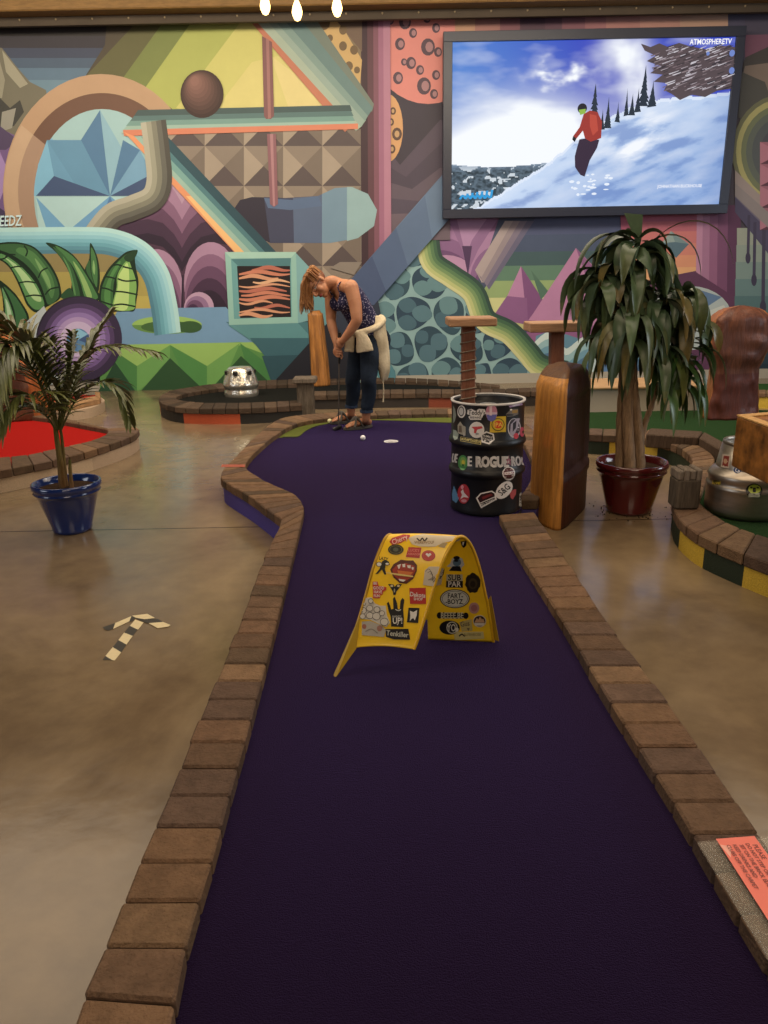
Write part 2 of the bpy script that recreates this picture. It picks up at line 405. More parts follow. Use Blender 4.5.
# pebble cells, laid after the curls so the ribbon covers their edge
rib = [(427,238),(432,262),(452,277),(473,293),(485,320),(509,333),(527,352),(540,366),(566,373)]
ribs = [(p.x, p.y) for p in catmull([(a, b, 0) for a, b in rib], 6)]
def tame(x, y):
    bd, bi = 1e9, 0
    for i, (a, b) in enumerate(ribs):
        d = (a-x)**2+(b-y)**2
        if d < bd: bd, bi = d, i
    i = max(0, min(len(ribs)-2, bi)); ax_, ay_ = ribs[i]; bx_, by_ = ribs[i+1]
    if (bx_-ax_)*(y-ay_) - (by_-ay_)*(x-ax_) < 0 and x > 420: return ribs[bi]
    return (x, y)
Q([(425,200)] + ribs + [(566,392),(340,392),(340,262),(400,215)], '#83acb0')
seeds = []
for j in range(-1, 7):
    for i in range(-1, 9): seeds.append((366 + i*33 + (16 if j % 2 else 0) + random.uniform(-6, 6), 222 + j*31 + random.uniform(-5, 5)))
def voronoi(c):
    pl = [(c[0]-60, c[1]-60), (c[0]+60, c[1]-60), (c[0]+60, c[1]+60), (c[0]-60, c[1]+60)]
    for q in seeds:
        if q is c or abs(q[0]-c[0]) > 90 or abs(q[1]-c[1]) > 90: continue
        mx, my = (q[0]+c[0])/2, (q[1]+c[1])/2; nx, ny = q[0]-c[0], q[1]-c[1]; out = []
        for i in range(len(pl)):
            a, b = pl[i], pl[(i+1) % len(pl)]; da = (a[0]-mx)*nx+(a[1]-my)*ny; db = (b[0]-mx)*nx+(b[1]-my)*ny
            if da <= 0: out.append(a)
            if (da < 0 < db) or (db < 0 < da): t = da/(da-db); out.append((a[0]+(b[0]-a[0])*t, a[1]+(b[1]-a[1])*t))
        pl = out
        if not pl: return None
    return pl
def chaikin(p, n=3):
    for _ in range(n):
        o = []
        for i in range(len(p)):
            a, b = p[i], p[(i+1) % len(p)]; o += [(a[0]*.75+b[0]*.25, a[1]*.75+b[1]*.25), (a[0]*.25+b[0]*.75, a[1]*.25+b[1]*.75)]
        p = o
    return p
for c in seeds:
    if not (350 < c[0] < 575 and 205 < c[1] < 392): continue
    pl = voronoi(c)
    if not pl or len(pl) < 3: continue
    t0 = tame(*c)
    if t0 != tuple(c) and t0 != c: continue
    sh = [(c[0]+(x-c[0])*.93, c[1]+(y-c[1])*.93) for x, y in pl]; sh = chaikin(sh); Q([tame(*q) for q in sh], random.choice(['#26485a','#23435a','#2b4f60']))
    a0 = random.random()*6; R0_ = 15
    for q in range(3):
        a = a0 + q*2.09; k = int((a % 6.283)/6.283*len(sh)); ex_, ey_ = sh[k]; mx, my = c[0]+(ex_-c[0])*.56, c[1]+(ey_-c[1])*.56
        rr_ = math.hypot(ex_-c[0], ey_-c[1])*.47; ps = []
        for w_ in range(18):
            an = w_*2*PI/18; x = mx + rr_*1.05*math.cos(an)*(1+.12*math.cos(2*an+a0)); y = my + rr_*.95*math.sin(an); ps.append(tame(x, y))
        Q(ps, random.choice(['#456f80','#4c7887','#3d6678','#5a8790']))
# ribbon
for k, c in enumerate(['#c9c98a','#b5bd72','#93a964','#6f9258','#527b4e','#3c6548','#2d4c44']):
    B(rib, 11 - k*3.3, 11-(k+1)*3.3 - .1, c)
# right of the television
Q([(620,205),(700,205),(705,300),(625,330)], '#a23f66')
for y, c in ((222,'#b04d64'),(232,'#bf5c5e'),(244,'#c96d5a'),(256,'#d28256'),(268,'#d99a5a')): Q([(630,y),(700,y-1),(700,y+14),(630,y+15)], c)
Q([(671,231),(662,243),(676,258),(689,244)], '#4a6c80'); Q([(671,231),(662,243),(675,242)], '#8ba3a4'); Q([(671,231),(675,242),(689,244)], '#6d8b93')
Q([(640,282),(700,270),(740,300),(730,392),(640,392)], '#5e3056')
E(690, 318, 42, 32, '#a9b9bd'); Q([(690,318),(722,297),(700,290)], '#4d74a0'); Q([(690,318),(680,287),(664,296)], '#5a7fae'); Q([(690,318),(735,322),(724,305)], '#c4ccc8')
for x0, x1, c in ((697,703,'#b57aa2'),(703,710,'#a06892'),(710,718,'#8e527f'),(718,728,'#76406c'),(728,741,'#5c2f56')): Q([(x0,205),(x1,205),(x1-1,272+(x1-697)*.65),(x0-1,272+(x0-697)*.65)], c)
for i, c in enumerate(['#96a094','#8a9c94','#76908e','#5f8286','#4b7278','#3a6068','#2c4a58','#223c4c','#1d3444']): R_(737 - i*.6, 228+i*17, 960, 246+i*17, c)
Q([(735,160),(735,206),(768,240),(800,275),(800,190)], '#8d8488'); Q([(735,196),(735,212),(770,256),(800,290),(800,255)], '#4a4568'); Q([(735,188),(735,197),(800,262),(800,250)], '#6b6480')
for x, y0, y1, r in ((749,215,258,2.6),(755,222,280,2.8),(764,230,307,3.2)):
    B([(x,y0),(x-.5,(y0+y1)/2),(x-1,y1)], -r*.55, r*.55, '#413a58'); E(x-1, y1, r, r*2.2, '#3a3450', n=14)
R_(738, -20, 960, 62, '#4c465c'); Q([(745,35),(960,30),(960,45),(768,50),(745,58)], '#7a4864')
Q([(744,58),(770,46),(960,0),(960,120),(740,120)], '#4a4646'); Q([(745,66),(775,62),(830,100),(740,88)], '#7f6f66'); Q([(742,72),(765,82),(775,112),(738,118)], '#50504e')
for r, c in ((50,'#6d6f52'),(46,'#a8a464'),(41,'#6e7758'),(36,'#5d6660'),(30,'#51585e'),(22,'#4a4a58'),(14,'#6a4a5a')): E(782, 152, r, r*1.15, c, n=32)
Q([(735,170),(735,185),(765,215),(790,240),(790,225)], '#9a8c8c')
for i in range(4):
    y = 142 + i*22; R_(760, y, 860, y+22, '#9a5a72'); Q([(760,y+22),(782,y+11),(804,y+22)], '#5e3448'); Q([(760,y),(760,y+22),(782,y+11)], '#b06a84')
Q([(735,183),(735,196),(800,258),(800,240)], '#8d8488')
# leopard corner and dark folds left of the television
R_(385, -20, 450, 230, '#3d3644')
for k, c in enumerate(['#54485a','#4a4052','#5f5262','#51475a','#6a5a68']): Q([(388,150+k*16),(400+k*6,165+k*12),(440,120+k*24),(450,120+k*24),(450,240),(388,240)], c)
E(428, 20, 66, 84, '#cf6f66', n=40)
R_(370, -20, 388, 230, '#6b4a52')
E(388, 128, 15, 34, '#c9904e', n=24)
for x, y, r in ((405,22,6),(427,18,4),(400,44,5),(428,47,7),(413,33,4),(420,70,4),(411,63,5),(424,86,7),(436,75,4),(398,78,5),(436,28,4),(438,52,4),(404,62,3),(390,20,4),(434,94,4)):
    E(x, y, r, r*1.25, '#55404e', n=14); E(x+r*.18, y, r*.55, r*.75, '#a07078', n=12)
for x, y, r in ((393,111,3),(397,134,5),(392,149,3.5),(391,122,3)): E(x, y, r, r*1.3, '#5a4238', n=12); E(x, y, r*.5, r*.7, '#b8905a', n=10)
# stripes over the television
for x0, x1, c in ((455,475,'#b07f5c'),(475,500,'#9a6258'),(500,520,'#7a4450'),(520,545,'#4f3244'),(545,562,'#5d3a4c'),(562,585,'#7f4a58'),(585,606,'#955a60'),(606,640,'#a86c66'),(640,680,'#b27a6c'),(680,728,'#b58a72')): R_(x0, -20, x1, 40, c)
R_(728, -20, 745, 60, '#4a4660')
# far left, top
for y0, y1, c in ((-20,36,'#2f2a2a'),(36,48,'#34303a'),(48,58,'#36405a'),(58,68,'#3e5570'),(68,80,'#4b6c88'),(80,130,'#5a7f96')): R_(-180, y0, 150, y1, c)
Q([(-180,10),(2,48),(16,66),(30,82),(46,90),(50,120),(30,150),(-180,160)], '#6e6a58'); Q([(2,50),(16,68),(28,84),(20,88),(6,72)], '#98947e')
Q([(-180,90),(0,98),(10,108),(20,100),(24,112),(14,126),(0,128),(-180,130)], '#3c3c38'); Q([(-180,55),(0,62),(5,80),(2,98),(-180,96)], '#8f8b76'); Q([(2,112),(16,108),(12,128),(0,132)], '#8f8d82')
Q([(-180,120),(0,128),(20,138),(40,200),(30,232),(-180,232)], '#6a4a86'); Q([(-180,150),(0,152),(10,175),(0,200),(-180,200)], '#9474b4'); Q([(-180,205),(0,208),(10,215),(12,232),(-180,232)], '#3e3258'); Q([(-180,118),(0,126),(18,140),(6,150),(-180,145)], '#4b3a60')
# slanting green and yellow
Q([(-20+130,-20),(362,-20),(362,140),(80,140),(86,75),(105,45)], '#4a4030')
Q([(148,0),(134,25),(84,78),(130,90),(166,20),(176,0)], '#5c5a30'); Q([(175,0),(161,25),(123,78),(150,92),(196,20),(206,0)], '#707c34'); Q([(204,0),(190,24),(145,88),(180,115),(246,20),(256,0)], '#a2aa42'); Q([(252,0),(239,24),(176,108),(250,125),(360,125),(280,0)], '#c0bc58')
Q([(252,62),(215,110),(330,112),(282,55)], '#cabf66'); Q([(270,55),(290,112),(345,112)], '#d2c274')
# ring and faceted disc
E(101, 190, 98, 116, '#b28c66', n=56); E(101,190,97,113,'#bb9a78',n=56,a0=150,a1=215); E(102, 191, 84, 98, '#a08068', n=56); E(102,191,84,98,'#6a4632',n=40,a0=215,a1=335); 
# purple lobes
pt.clip = [(247, 254, 134, 134)]
Q([(150,170),(166,160),(250,250),(252,312),(120,320),(120,232)], '#4d3149')
for y0, c in ((272,'#2f2036'),(262,'#432b46'),(248,'#5f3c5c'),(234,'#80567a'),(220,'#9c7296'),(204,'#ae8aa8')):
    Q([(112,y0-16),(130,y0-26),(148,y0-29),(163,y0-25),(174,y0-14),(180,y0-4),(182,y0),(184,y0-4),(190,y0-14),(201,y0-25),(216,y0-29),(234,y0-26),(252,y0-16),(252,160),(112,160)], c)
for cx, cy, rr, sy in ((209, 283, 27, 1.55), (157, 290, 27, 1.55)):
    for k, c in enumerate(['#a57ca0','#84597f','#643f63','#452a48','#2f1f35']):
        y = cy + k*12; E(cx + (2-k*.5 if cx > 180 else -1), y, rr - k*1.2, 41, c, n=30)
Q([(182,275),(183.5,275),(183,312),(181,312)], '#33223a')
E(199,308,15,16,'#b993b6',n=24); E(197,309,12,13,'#8f6894',n=24); E(195,310,9,10,'#6b456c',n=20); E(193,311,6,7,'#45294c',n=16)
pt.clip = [(95, 242, 168, 184)]
E(102, 196, 68, 87, '#93bec4', n=56)
S_ = (110, 196)
E(102, 196, 68, 87, '#63acd0', n=30, a0=180, a1=222)
Q([(47,140),(81,140),S_], '#6aa6c6'); Q([(47,140),(54,176),(36,196),(35,188),(38,165)], '#5fa9cf'); Q([(47,140),(54,176),(80,188),S_,(81,140)], '#4688b0'); Q([(47,140),(54,176),(75,184)], '#4a8fb8'); Q([(54,176),(36,196),S_], '#2d4a78')
Q([(100,110),(81,140),S_], '#35709e'); Q([(100,110),(123,150),S_], '#79adc4'); Q([(123,140),(140,150),S_], '#35709e'); Q([(140,150),(152,174),S_], '#5c98bf'); Q([(152,174),(153,196),S_], '#2d4a78')
Q([(36,197),(153,197),(152,240),(40,240)], '#a0cbd0'); Q([(36,197),(50,240),(70,232)], '#4d98c8'); Q([(62,236),S_,(160,236)], '#4a93c6'); Q([(95,236),S_,(125,236)], '#2f6ea8')
pt.clip = [(140, 134, 253, 254), (400, 129, 100, 129)]
# grey pyramids behind
R_(166, 128, 366, 272, '#7d7064'); 
for j in range(-1, 4):
    y0, y1 = 146 + 40*j, 186 + 40*j
    for i in range(-1, 5):
        x0, x1 = 165.5 + 39.2*i, 204.7 + 39.2*i; m = ((x0+x1)/2, (y0+y1)/2)
        Q([(x0,y0),(x1,y0),m], '#85776a'); Q([(x0,y0),(x0,y1),m], '#9c8d7c'); Q([(x1,y0),(x1,y1),m], '#73665c'); Q([(x0,y1),(x1,y1),m], '#55494a')
R_(361, 120, 366, 260, '#8f8478')
pt.clip = []
# purple column
for x0, x1, c in ((360,367,'#3f2a34'),(367,373,'#5c3642'),(373,378,'#7a465a'),(378,383,'#96587a'),(383,390,'#a96d8a')): Q([(x0,-20),(x1,-20),(x1+1.5,275),(x0+1.5,275)], c)
# blob
bl = [(232,212),(240,200),(252,197),(285,198),(318,196),(335,188),(352,187),(368,194),(377,210),(374,226),(358,238),(330,243),(271,243),(248,234),(236,224)]
Q(bl, '#302b3c'); Q([(264,197),(285,198),(318,196),(335,188),(352,187),(368,194),(377,210),(374,226),(358,238),(330,243),(270,243)], '#3a3f5c'); Q([(293,198),(318,196),(335,188),(352,187),(368,194),(377,210),(374,226),(358,238),(330,243),(294,243)], '#4b5f82')
Q([(322,194),(335,188),(352,187),(368,194),(377,210),(374,226),(358,238),(330,243),(322,243)], '#6488a2'); Q([(347,187),(352,187),(368,194),(377,210),(374,226),(358,238),(347,241)], '#86abb2')
Q([(264,198),(292,200),(318,196),(322,206),(290,210),(268,208)], '#47628a')
# leopard yellow + grey next to it
Q([(296,-20),(361,-20),(361,112),(340,80),(300,30)], '#7d6c50'); Q([(298,14),(335,14),(362,60),(360,85),(335,60),(305,26)], '#c09a52'); Q([(338,-20),(362,-20),(362,52),(352,40),(336,20)], '#6c5646')
for x, y, r in ((312,34,3),(343,30,4),(326,48,3),(346,74,3),(340,62,4),(306,24,4),(324,23,6),(318,40,6),(332,55,5),(343,46,4),(354,50,4),(349,66,4),(357,70,3),(330,38,3)): E(x, y, r, r*1.2, '#6d5636', n=12)
# big folded frame
Q([(300,22),(318,22),(374,104),(372,112)], '#6d7a70'); 
Q([(250,21),(262,21),(353,124),(345,132)], '#b5623c'); Q([(256,21),(268,21),(362,126),(356,131),(348,122)], '#9cae9c'); Q([(267,21),(276,21),(366,120),(361,127)], '#8aa298'); Q([(275,21),(286,21),(369,114),(365,121)], '#76948e'); Q([(285,21),(302,21),(373,108),(368,116)], '#5f7f80')
for y0, y1, k, c in ((106,112,0,'#3e5658'),(112,117,4,'#4f7273'),(117,122,8,'#6a9690'),(122,126,11,'#8fb2a6'),(126,129.5,13,'#a6c0b0')): Q([(138-k,y0+4),(350+k*.3,y0-1),(352+k*.4,y1-1),(134-k,y1+4)], c)
Q([(123,130),(358,123.5),(358,129),(124,136)], '#c9683a')
Q([(124,132),(134,136),(247,254),(236,254)], '#d9803e'); Q([(186,196),(192,196),(247,254),(237,254)], '#e6ae5c')
Q([(134,136),(141,137),(254,254),(246,254)], '#8fb5a8'); Q([(141,137),(149,137),(262,254),(253,254)], '#6ba09c'); Q([(149,137),(156,137),(268,254),(261,254)], '#3f7680'); Q([(156,137),(168,137),(278,254),(267,254)], '#214a58')
Q([(262,36),(272,42),(274,116),(271,119),(266,119),(264,116)], '#7a4a4c'); Q([(266,38),(269,40),(271,118),(268,119)], '#97615e')
Q([(267,134),(276,134),(278,204),(274,207),(270,204)], '#84515c'); Q([(270,134),(273,134),(275,206),(273,206)], '#a26f78')
for k in range(9): r = 21.5*(1-k*.1); E(202 - k*.9, 94 - k*1.6, r, r*1.12, mixc('#3a2420', '#86594e', (k/8)**1.2), n=30)
# swoosh
sw = [(146,118),(150,150),(152,178),(145,196),(124,206),(104,214),(86,236)]
for k, c in enumerate(['#4c4a44','#62625a','#7c7c6c','#979784','#acaa98']): B([(x+8,y+3) for x, y in sw], -12+k*5, -12+(k+1)*5.1, c)
Q([(144,128),(168,132),(168,150),(150,145)], '#4c4a44') if False else None
# olive field with leaves, inside the arch
Q([(-180,250),(128,250),(150,275),(158,326),(-180,345)], '#8f8048'); Q([(-180,272),(150,272),(158,326),(-180,345)], '#a99a3c'); Q([(-180,296),(150,296),(158,330),(-180,345)], '#b8a83a')
def leaf2(path, w, dark, mid, lite, side=1, veins=5):
    tp = lambda t: max(.02, math.sin(PI*min(1, .08+t*.92)**.75))
    B(path, -w, w, '#15301f', 8, tp); B(path, -w*.86, w*.86, dark, 8, tp); B(path, .03*w*side, w*.74*side, mid, 8, tp); B(path, w*.12*side, w*.5*side, lite, 8, tp)
    B(path, -w*.6*side, -w*.25*side, mid, 8, tp)
    ps = catmull([(p[0], p[1], 0) for p in path], 8); N = len(ps)
    for k in range(veins):
        i = int(N*(k+1.2)/(veins+1.6)); i = max(1, min(N-2, i)); p = ps[i]; t = (ps[i+1]-ps[i-1]).normalized(); n = V((-t.y, t.x, 0)); ww = w*.8*tp(i/(N-1))
        for sgn in (1, -1):
            q = p + n*ww*sgn - t*3; B([(p.x, p.y), ((p.x+q.x)/2, (p.y+q.y)/2 - .6), (q.x, q.y)], -.45, .45, '#15301f', 3)
    B(path, -.6, .6, '#122a1a', 8)
# sill with oval well, faceted green below
Q([(118,309),(226,307),(262,350),(100,350)], '#5d93bf'); R_(-180, 340, 140, 352, '#5d93bf')
E(167,325,35,9,'#5b8f3a',n=30); E(167,325,35,9,'#8fbf4c',n=30,a0=180,a1=360); E(168,327,27,6,'#3c6a30',n=26); E(190,327,12,6,'#2f5a2c',n=20)
arch = [(-180,241),(0,241.5),(80,241),(112,243),(138,254),(155,275),(163,305),(167,334)]
for k, c in enumerate(['#3b7f97','#4691a8','#52a3b8','#63b3c8','#7cc3d6','#92d2de','#a8dde0']):
    B([(x, y) for x, y in arch], 12.6-k*3.7, 12.6-(k+1)*3.8, c, 8)
Q([(100,348),(100,392),(320,392),(282,370),(258,344),(240,342)], '#4c8e3a')
Q([(100,345),(258,342),(270,356),(240,345),(207,366),(170,345),(137,366),(110,350)], '#8cbc4e'); Q([(170,345),(137,366),(137,392),(155,378)], '#5fa044'); Q([(137,366),(116,352),(112,380),(137,392)], '#3c8238'); Q([(170,345),(207,366),(207,392),(185,380)], '#3f8a3a'); Q([(170,358),(140,392),(206,392)], '#24502c'); Q([(170,345),(170,358),(140,390),(150,372)], '#5fa044')
Q([(240,343),(207,366),(207,392),(225,378)], '#62a244'); Q([(240,343),(284,376),(284,392),(250,378)], '#37823a'); Q([(241,356),(208,392),(280,392)], '#24502c'); Q([(115,362),(98,392),(136,392)], '#1f4a2e')
# leaves
def LF(pts): return [(x/5.486, 220+y/5.486) for x, y in pts]
def LQ(pts, c): Q(LF(pts), c)
def LS(pts, c, sm=4): p = catmull([(q[0], q[1], 0) for q in pts], sm, True); Q(LF([(q.x, q.y) for q in p]), c)
def LB(pts, w, c): B(LF(pts), -w, w, c, 5)
LS([(250,125),(320,140),(400,190),(470,280),(530,380),(548,440),(400,430),(392,330),(360,250),(310,180)], '#17351f'); LS([(300,140),(400,200),(462,285),(520,385),(535,430),(470,430),(440,340),(390,240)], '#3d7d3c'); LS([(400,225),(455,300),(500,400),(500,430),(480,430),(440,320)], '#86b35c'); LS([(290,148),(345,185),(400,270),(440,420),(405,425),(398,330),(366,250)], '#2c6232'); LS([(345,200),(385,270),(415,400),(405,400),(380,290)], '#4d8c48')
LS([(495,125),(530,190),(546,270),(546,360),(530,400),(490,320),(465,275),(490,210)], '#17351f'); LS([(500,150),(525,200),(535,280),(530,370),(505,300),(500,220)], '#3c7a3c'); LS([(472,275),(492,220),(498,290),(515,350)], '#2c6232'); LS([(512,220),(522,260),(518,300),(508,270)], '#7ab060')
LS([(335,410),(380,372),(400,400),(400,440),(340,430)], '#23512e')
LS([(-80,140),(0,125),(60,120),(120,125),(190,150),(260,220),(310,300),(332,370),(330,430),(250,480),(200,508),(150,470),(120,400),(90,330),(50,260),(0,220),(-80,190)], '#15301d')
LS([(0,135),(110,133),(185,158),(250,228),(300,305),(322,375),(318,430),(262,462),(215,340),(140,250),(60,190),(0,165)], '#2f6434'); LS([(110,150),(180,175),(240,240),(285,310),(300,380),(280,430),(240,330),(160,220),(90,175)], '#45813f'); LS([(190,210),(240,270),(272,330),(280,390),(250,340)], '#6fa55a')
LS([(0,185),(40,200),(115,255),(195,345),(240,445),(235,480),(195,492),(155,455),(125,385),(90,310),(45,240),(0,210)], '#4c9048'); LS([(20,200),(110,262),(185,350),(228,440),(190,440),(150,390),(110,310),(60,240)], '#a4cf88'); 
for p in ([(30,205),(50,190),(85,190)],[(60,262),(95,255),(125,256)],[(100,345),(150,338),(200,345)],[(140,420),(190,412),(245,420)],[(140,200),(150,170),(132,140)],[(210,318),(228,280),(262,262)],[(248,410),(275,380),(322,368)],[(0,215),(20,212),(40,200)]): LB(p, .75, '#15301d')
LB([(0,172),(60,195),(140,250),(210,340),(255,470)], 1.1, '#102818')
LS([(-60,300),(0,330),(60,380),(110,440),(160,540),(90,600),(60,630),(20,620),(18,480),(0,370)], '#15301d'); LS([(20,365),(60,395),(105,450),(148,540),(95,590),(80,500),(50,420)], '#2f6c3a'); LS([(10,370),(50,450),(78,540),(80,610),(50,620),(28,590),(28,480)], '#5a9a5c'); LS([(30,430),(60,500),(72,600),(50,600),(38,500)], '#a8cfa4')
LS([(755,165),(740,200),(745,260),(760,340),(750,430),(738,495),(700,500),(620,500),(550,470),(545,390),(560,330),(600,260),(660,200),(700,172)], '#15301d')
LS([(690,190),(725,185),(700,225),(660,260),(628,330),(620,400),(618,492),(560,462),(556,395),(572,335),(612,265)], '#2f6a30'); LS([(650,230),(660,240),(610,340),(605,480),(575,450),(575,380),(610,290)], '#458a3c')
LS([(702,222),(722,262),(748,345),(742,430),(732,492),(625,492),(622,440),(640,370),(642,310),(668,255)], '#74b048'); LS([(698,235),(708,290),(708,400),(695,490),(628,488),(628,440),(646,370),(650,310),(675,265)], '#b4da72')
for p in ([(672,255),(700,262),(735,270)],[(645,322),(690,335),(752,330)],[(622,392),(680,395),(755,410)],[(622,468),(670,462),(742,475)],[(575,310),(610,315),(640,325)],[(556,372),(590,378),(620,392)],[(552,445),(580,455),(620,468)],[(618,250),(645,245),(668,252)]): LB(p, .8, '#15301d')
LS([(755,165),(715,176),(680,205),(702,230),(735,215)], '#1d4226')
# eye
Q([(-10,366),(13,334),(44,306),(60,340),(58,384),(30,386)], '#b4c4cb'); Q([(-10,366),(13,334),(30,320),(40,386),(0,386)], '#98aab4')
for r, dx, c in ((43,0,'#2b2238'),(42,1,'#36294a'),(35.5,0,'#4e3768'),(31,0,'#6f4f96'),(26.5,0,'#8b6cb6'),(22,-1,'#a98cc8'),(17.5,-1,'#c4b0dc')): E(79+dx, 339, r, r, c, n=48)
E(78,340,11.5,11.5,'#3f7fb4',n=30); Q([(78,340),(68,334),(78,328.5),(88,334)], '#74bbe0'); Q([(78,340),(68,334),(68,346),(77,351)], '#2f6ca4'); Q([(78,340),(89,334),(89,344)], '#27508a')
pt.text('SPEEDZ', 6, 221.5, 11, '#bfe4ee', rot=-2, wx=.62, shear=.15)
# zebra box and dark shapes behind the person
Q([(226,322),(300,322),(345,322),(360,345),(348,392),(262,392),(282,370),(240,330)], '#3a7580'); Q([(228,325),(298,323),(312,338),(250,340)], '#4c8e96'); Q([(250,338),(316,338),(330,360),(268,360)], '#2c6372'); Q([(262,356),(330,354),(320,392),(275,392)], '#21505f')
Q([(295,252),(310,268),(312,320),(298,323)], '#6fa8ae'); Q([(310,268),(330,280),(345,330),(312,322)], '#54929a')
Q([(330,280),(345,282),(378,300),(384,330),(392,392),(330,392)], '#2a3346')
Q([(450,166),(450,218),(374,305),(340,305),(340,292)], '#587599'); Q([(425,196),(432,238),(374,305),(340,305),(340,292)], '#4e698f'); Q([(396,228),(408,266),(374,305),(340,305),(340,292)], '#435c85'); Q([(372,256),(386,291),(374,305),(340,305),(340,292)], '#3a4f78')
Q([(271,385),(332,318),(372,385)], '#23242f'); E(372, 378, 24, 22, '#3f8090', n=24); E(366, 384, 14, 14, '#8cbcb8', n=20)
Q([(362,262),(354,275),(330,268),(340,262)], '#857a70')
Q([(225,252),(296,252),(298,323),(229,325)], '#86bcb2'); Q([(225,252),(296,252),(291,258),(231,258)], '#9bcabc'); Q([(231,259),(291,258),(292,317),(234,319)], '#5b9ea2'); Q([(231,259),(291,258),(290,266),(238,266)], '#3f7c84'); Q([(237,266),(290,266),(291,317),(240,318)], '#221a1e')
random.seed(5)
for i in range(12):
    y = 269 + i*4.2; a = random.uniform(0, 3); c = random.choice(['#c46a42','#d08a5c','#b4573a','#d8a070'])
    x0 = 239 + (0 if i % 3 else random.uniform(0, 16)); x1 = 290 - (0 if (i+1) % 3 else random.uniform(0, 18)); w = random.uniform(1.2, 2.1)
    B([(x0 + (x1-x0)*t/6, y + 1.6*math.sin(a + t*1.1) + .0*t) for t in range(7)], -w, w, c, 4, lambda t: .15 + .85*math.sin(PI*(.1+.85*t)))
mural = pt.build('mural', M_paint, wb)
mural['label'] = 'colourful painted mural of folded bands, leaves, an eye and faceted shapes'
# wall socket
s0 = W(255, 355, YW); ob = MB(); ob.box((s0.x, YW-.012, s0.z), (.085, .012, .125), '#d8d2c0', bevel=.004)
th = thing('wall_socket', 'small cream wall socket on the green painted triangles', 'socket', (s0.x, YW-.006, s0.z))
ob.build('cover_plate', M_white, th)
for dz in (-.03, .03):
    o2 = MB(); o2.box((s0.x, YW-.019, s0.z+dz), (.03, .002, .022), '#8a8476', bevel=0); o2.build('socket_slot', M_rubber, th)
# ---------------------------------------------------------------- television
YT = 10.02
cn = [W(443,33,YT), W(743,25,YT), W(730,213,YT), W(443,219,YT)]
tx0 = (cn[0].x+cn[3].x)/2; tx1 = (cn[1].x+cn[2].x)/2; tz1 = (cn[0].z+cn[1].z)/2; tz0 = (cn[2].z+cn[3].z)/2
tvt = thing('wall_television', 'large wall television with black frame showing a skier on a snowy slope', 'television', ((tx0+tx1)/2, YT+.05, tz0))
fw = .105; f = MB()
for c, s in ((((tx0+tx1)/2, YT+.04, tz1-fw/2), (tx1-tx0, .12, fw)), (((tx0+tx1)/2, YT+.04, tz0+fw/2), (tx1-tx0, .12, fw)), ((tx0+fw/2, YT+.04, (tz0+tz1)/2), (fw, .12, tz1-tz0-2*fw)), ((tx1-fw/2, YT+.04, (tz0+tz1)/2), (fw, .12, tz1-tz0-2*fw))): f.box(c, s, '#1a1f33', bevel=.003)
f.build('television_frame', M_rubber, tvt)
f = MB(); f.box(((tx0+tx1)/2, YT+.07, (tz0+tz1)/2), (tx1-tx0-.1, .1, tz1-tz0-.1), '#111114', bevel=.01); f.box(((tx0+tx1)/2, YW-.03, (tz0+tz1)/2), (1.2, .06, .8), '#222226'); f.build('television_back', M_rubber, tvt)
sx0, sx1, sz0, sz1 = tx0+fw, tx1-fw, tz0+fw, tz1-fw
NA, NB = 260, 150
def fb(x, y, s=1, o=4): return noise.fractal(V((x*s, y*s, 3.1)), 1.0, 2.0, o)
def tree_edge(a): # top outline of the snow hill
    pts = [(0,1.06),(.1,.99),(.25,.83),(.36,.72),(.44,.60),(.5,.56),(.55,.47),(.62,.415),(.7,.365),(.8,.34),(.9,.335),(1.01,.31)]
    for i in range(len(pts)-1):
        if a <= pts[i+1][0]:
            t = (a-pts[i][0])/(pts[i+1][0]-pts[i][0]); return pts[i][1] + (pts[i+1][1]-pts[i][1])*t
    return .31
def pic(a, b):
    n = fb(a, b*.6, 6); he = tree_edge(a) + .012*fb(a, 0, 30)
    if b > he:
        k = .5 + .5*n; d = min(1, (b-he)/.5); c = mixc('#c9dcf6', '#7d9fd6', min(1, max(0, .15 + d*.6 - k*.1 + .35*(a-.4))))
        st = fb(a*1.6 + b*2.2, b*.9 - a*.9, 5, 6); bright = math.exp(-(((a-.66)/.11)**2 + ((b-.56)/.16)**2))*1.1 + .18
        c = mixc(c, '#f4f8ff', max(0, min(1, (st+.25)*1.4*bright)))
        c = mixc(c, '#5f7fc0', max(0, min(.6, (-st-.1)*1.2)))
        if b < he+.02: c = mixc(c, '#eef4ff', .5)
        if a > .9: c = mixc(c, '#6a86c0', (a-.9)*3)
        return c
    if b > .72 + .02*math.sin(a*9) and a < .45:
        st = fb(a, b, 60, 3); c = mixc('#5a6d7c', '#2a3a44', min(1, max(0, .5+st*1.3)))
        if fb(a+4, b, 25, 3) > .25: c = mixc(c, '#dfe8f0', .8)
        if b < .77: c = mixc('#7f95ae', c, (b-.70)/.07 if b > .7 else 0)
        return c
    sky = mixc('#3246bc', '#4a7fd0', min(1, max(0, (.38-a)*2.2 + .2 + b*.4)))
    g = math.exp(-(((a-.27)/.27)**2 + ((b-.62)/.24)**2)) * 1.9
    g += math.exp(-(((a-.385+.1*n)/.08)**2 + ((b-.19-.1*fb(a+3,b,9))/.05)**2)) * (.25 + 1.6*max(0, fb(a,b,12)+.3))
    g += math.exp(-(((a-.64-.12*(b-.2))/.08)**2 + ((b-.16)/.22)**2)) * (1.0 + .9*n)
    g += math.exp(-(((a-.1)/.25)**2 + ((b-.66)/.1)**2)) * .8
    g += max(0, fb(a*.8, b*1.3, 5)) * .45
    return mixc(sky, '#f6faff', min(1, max(0, g)))
ys = YT + .012
sm = MB()
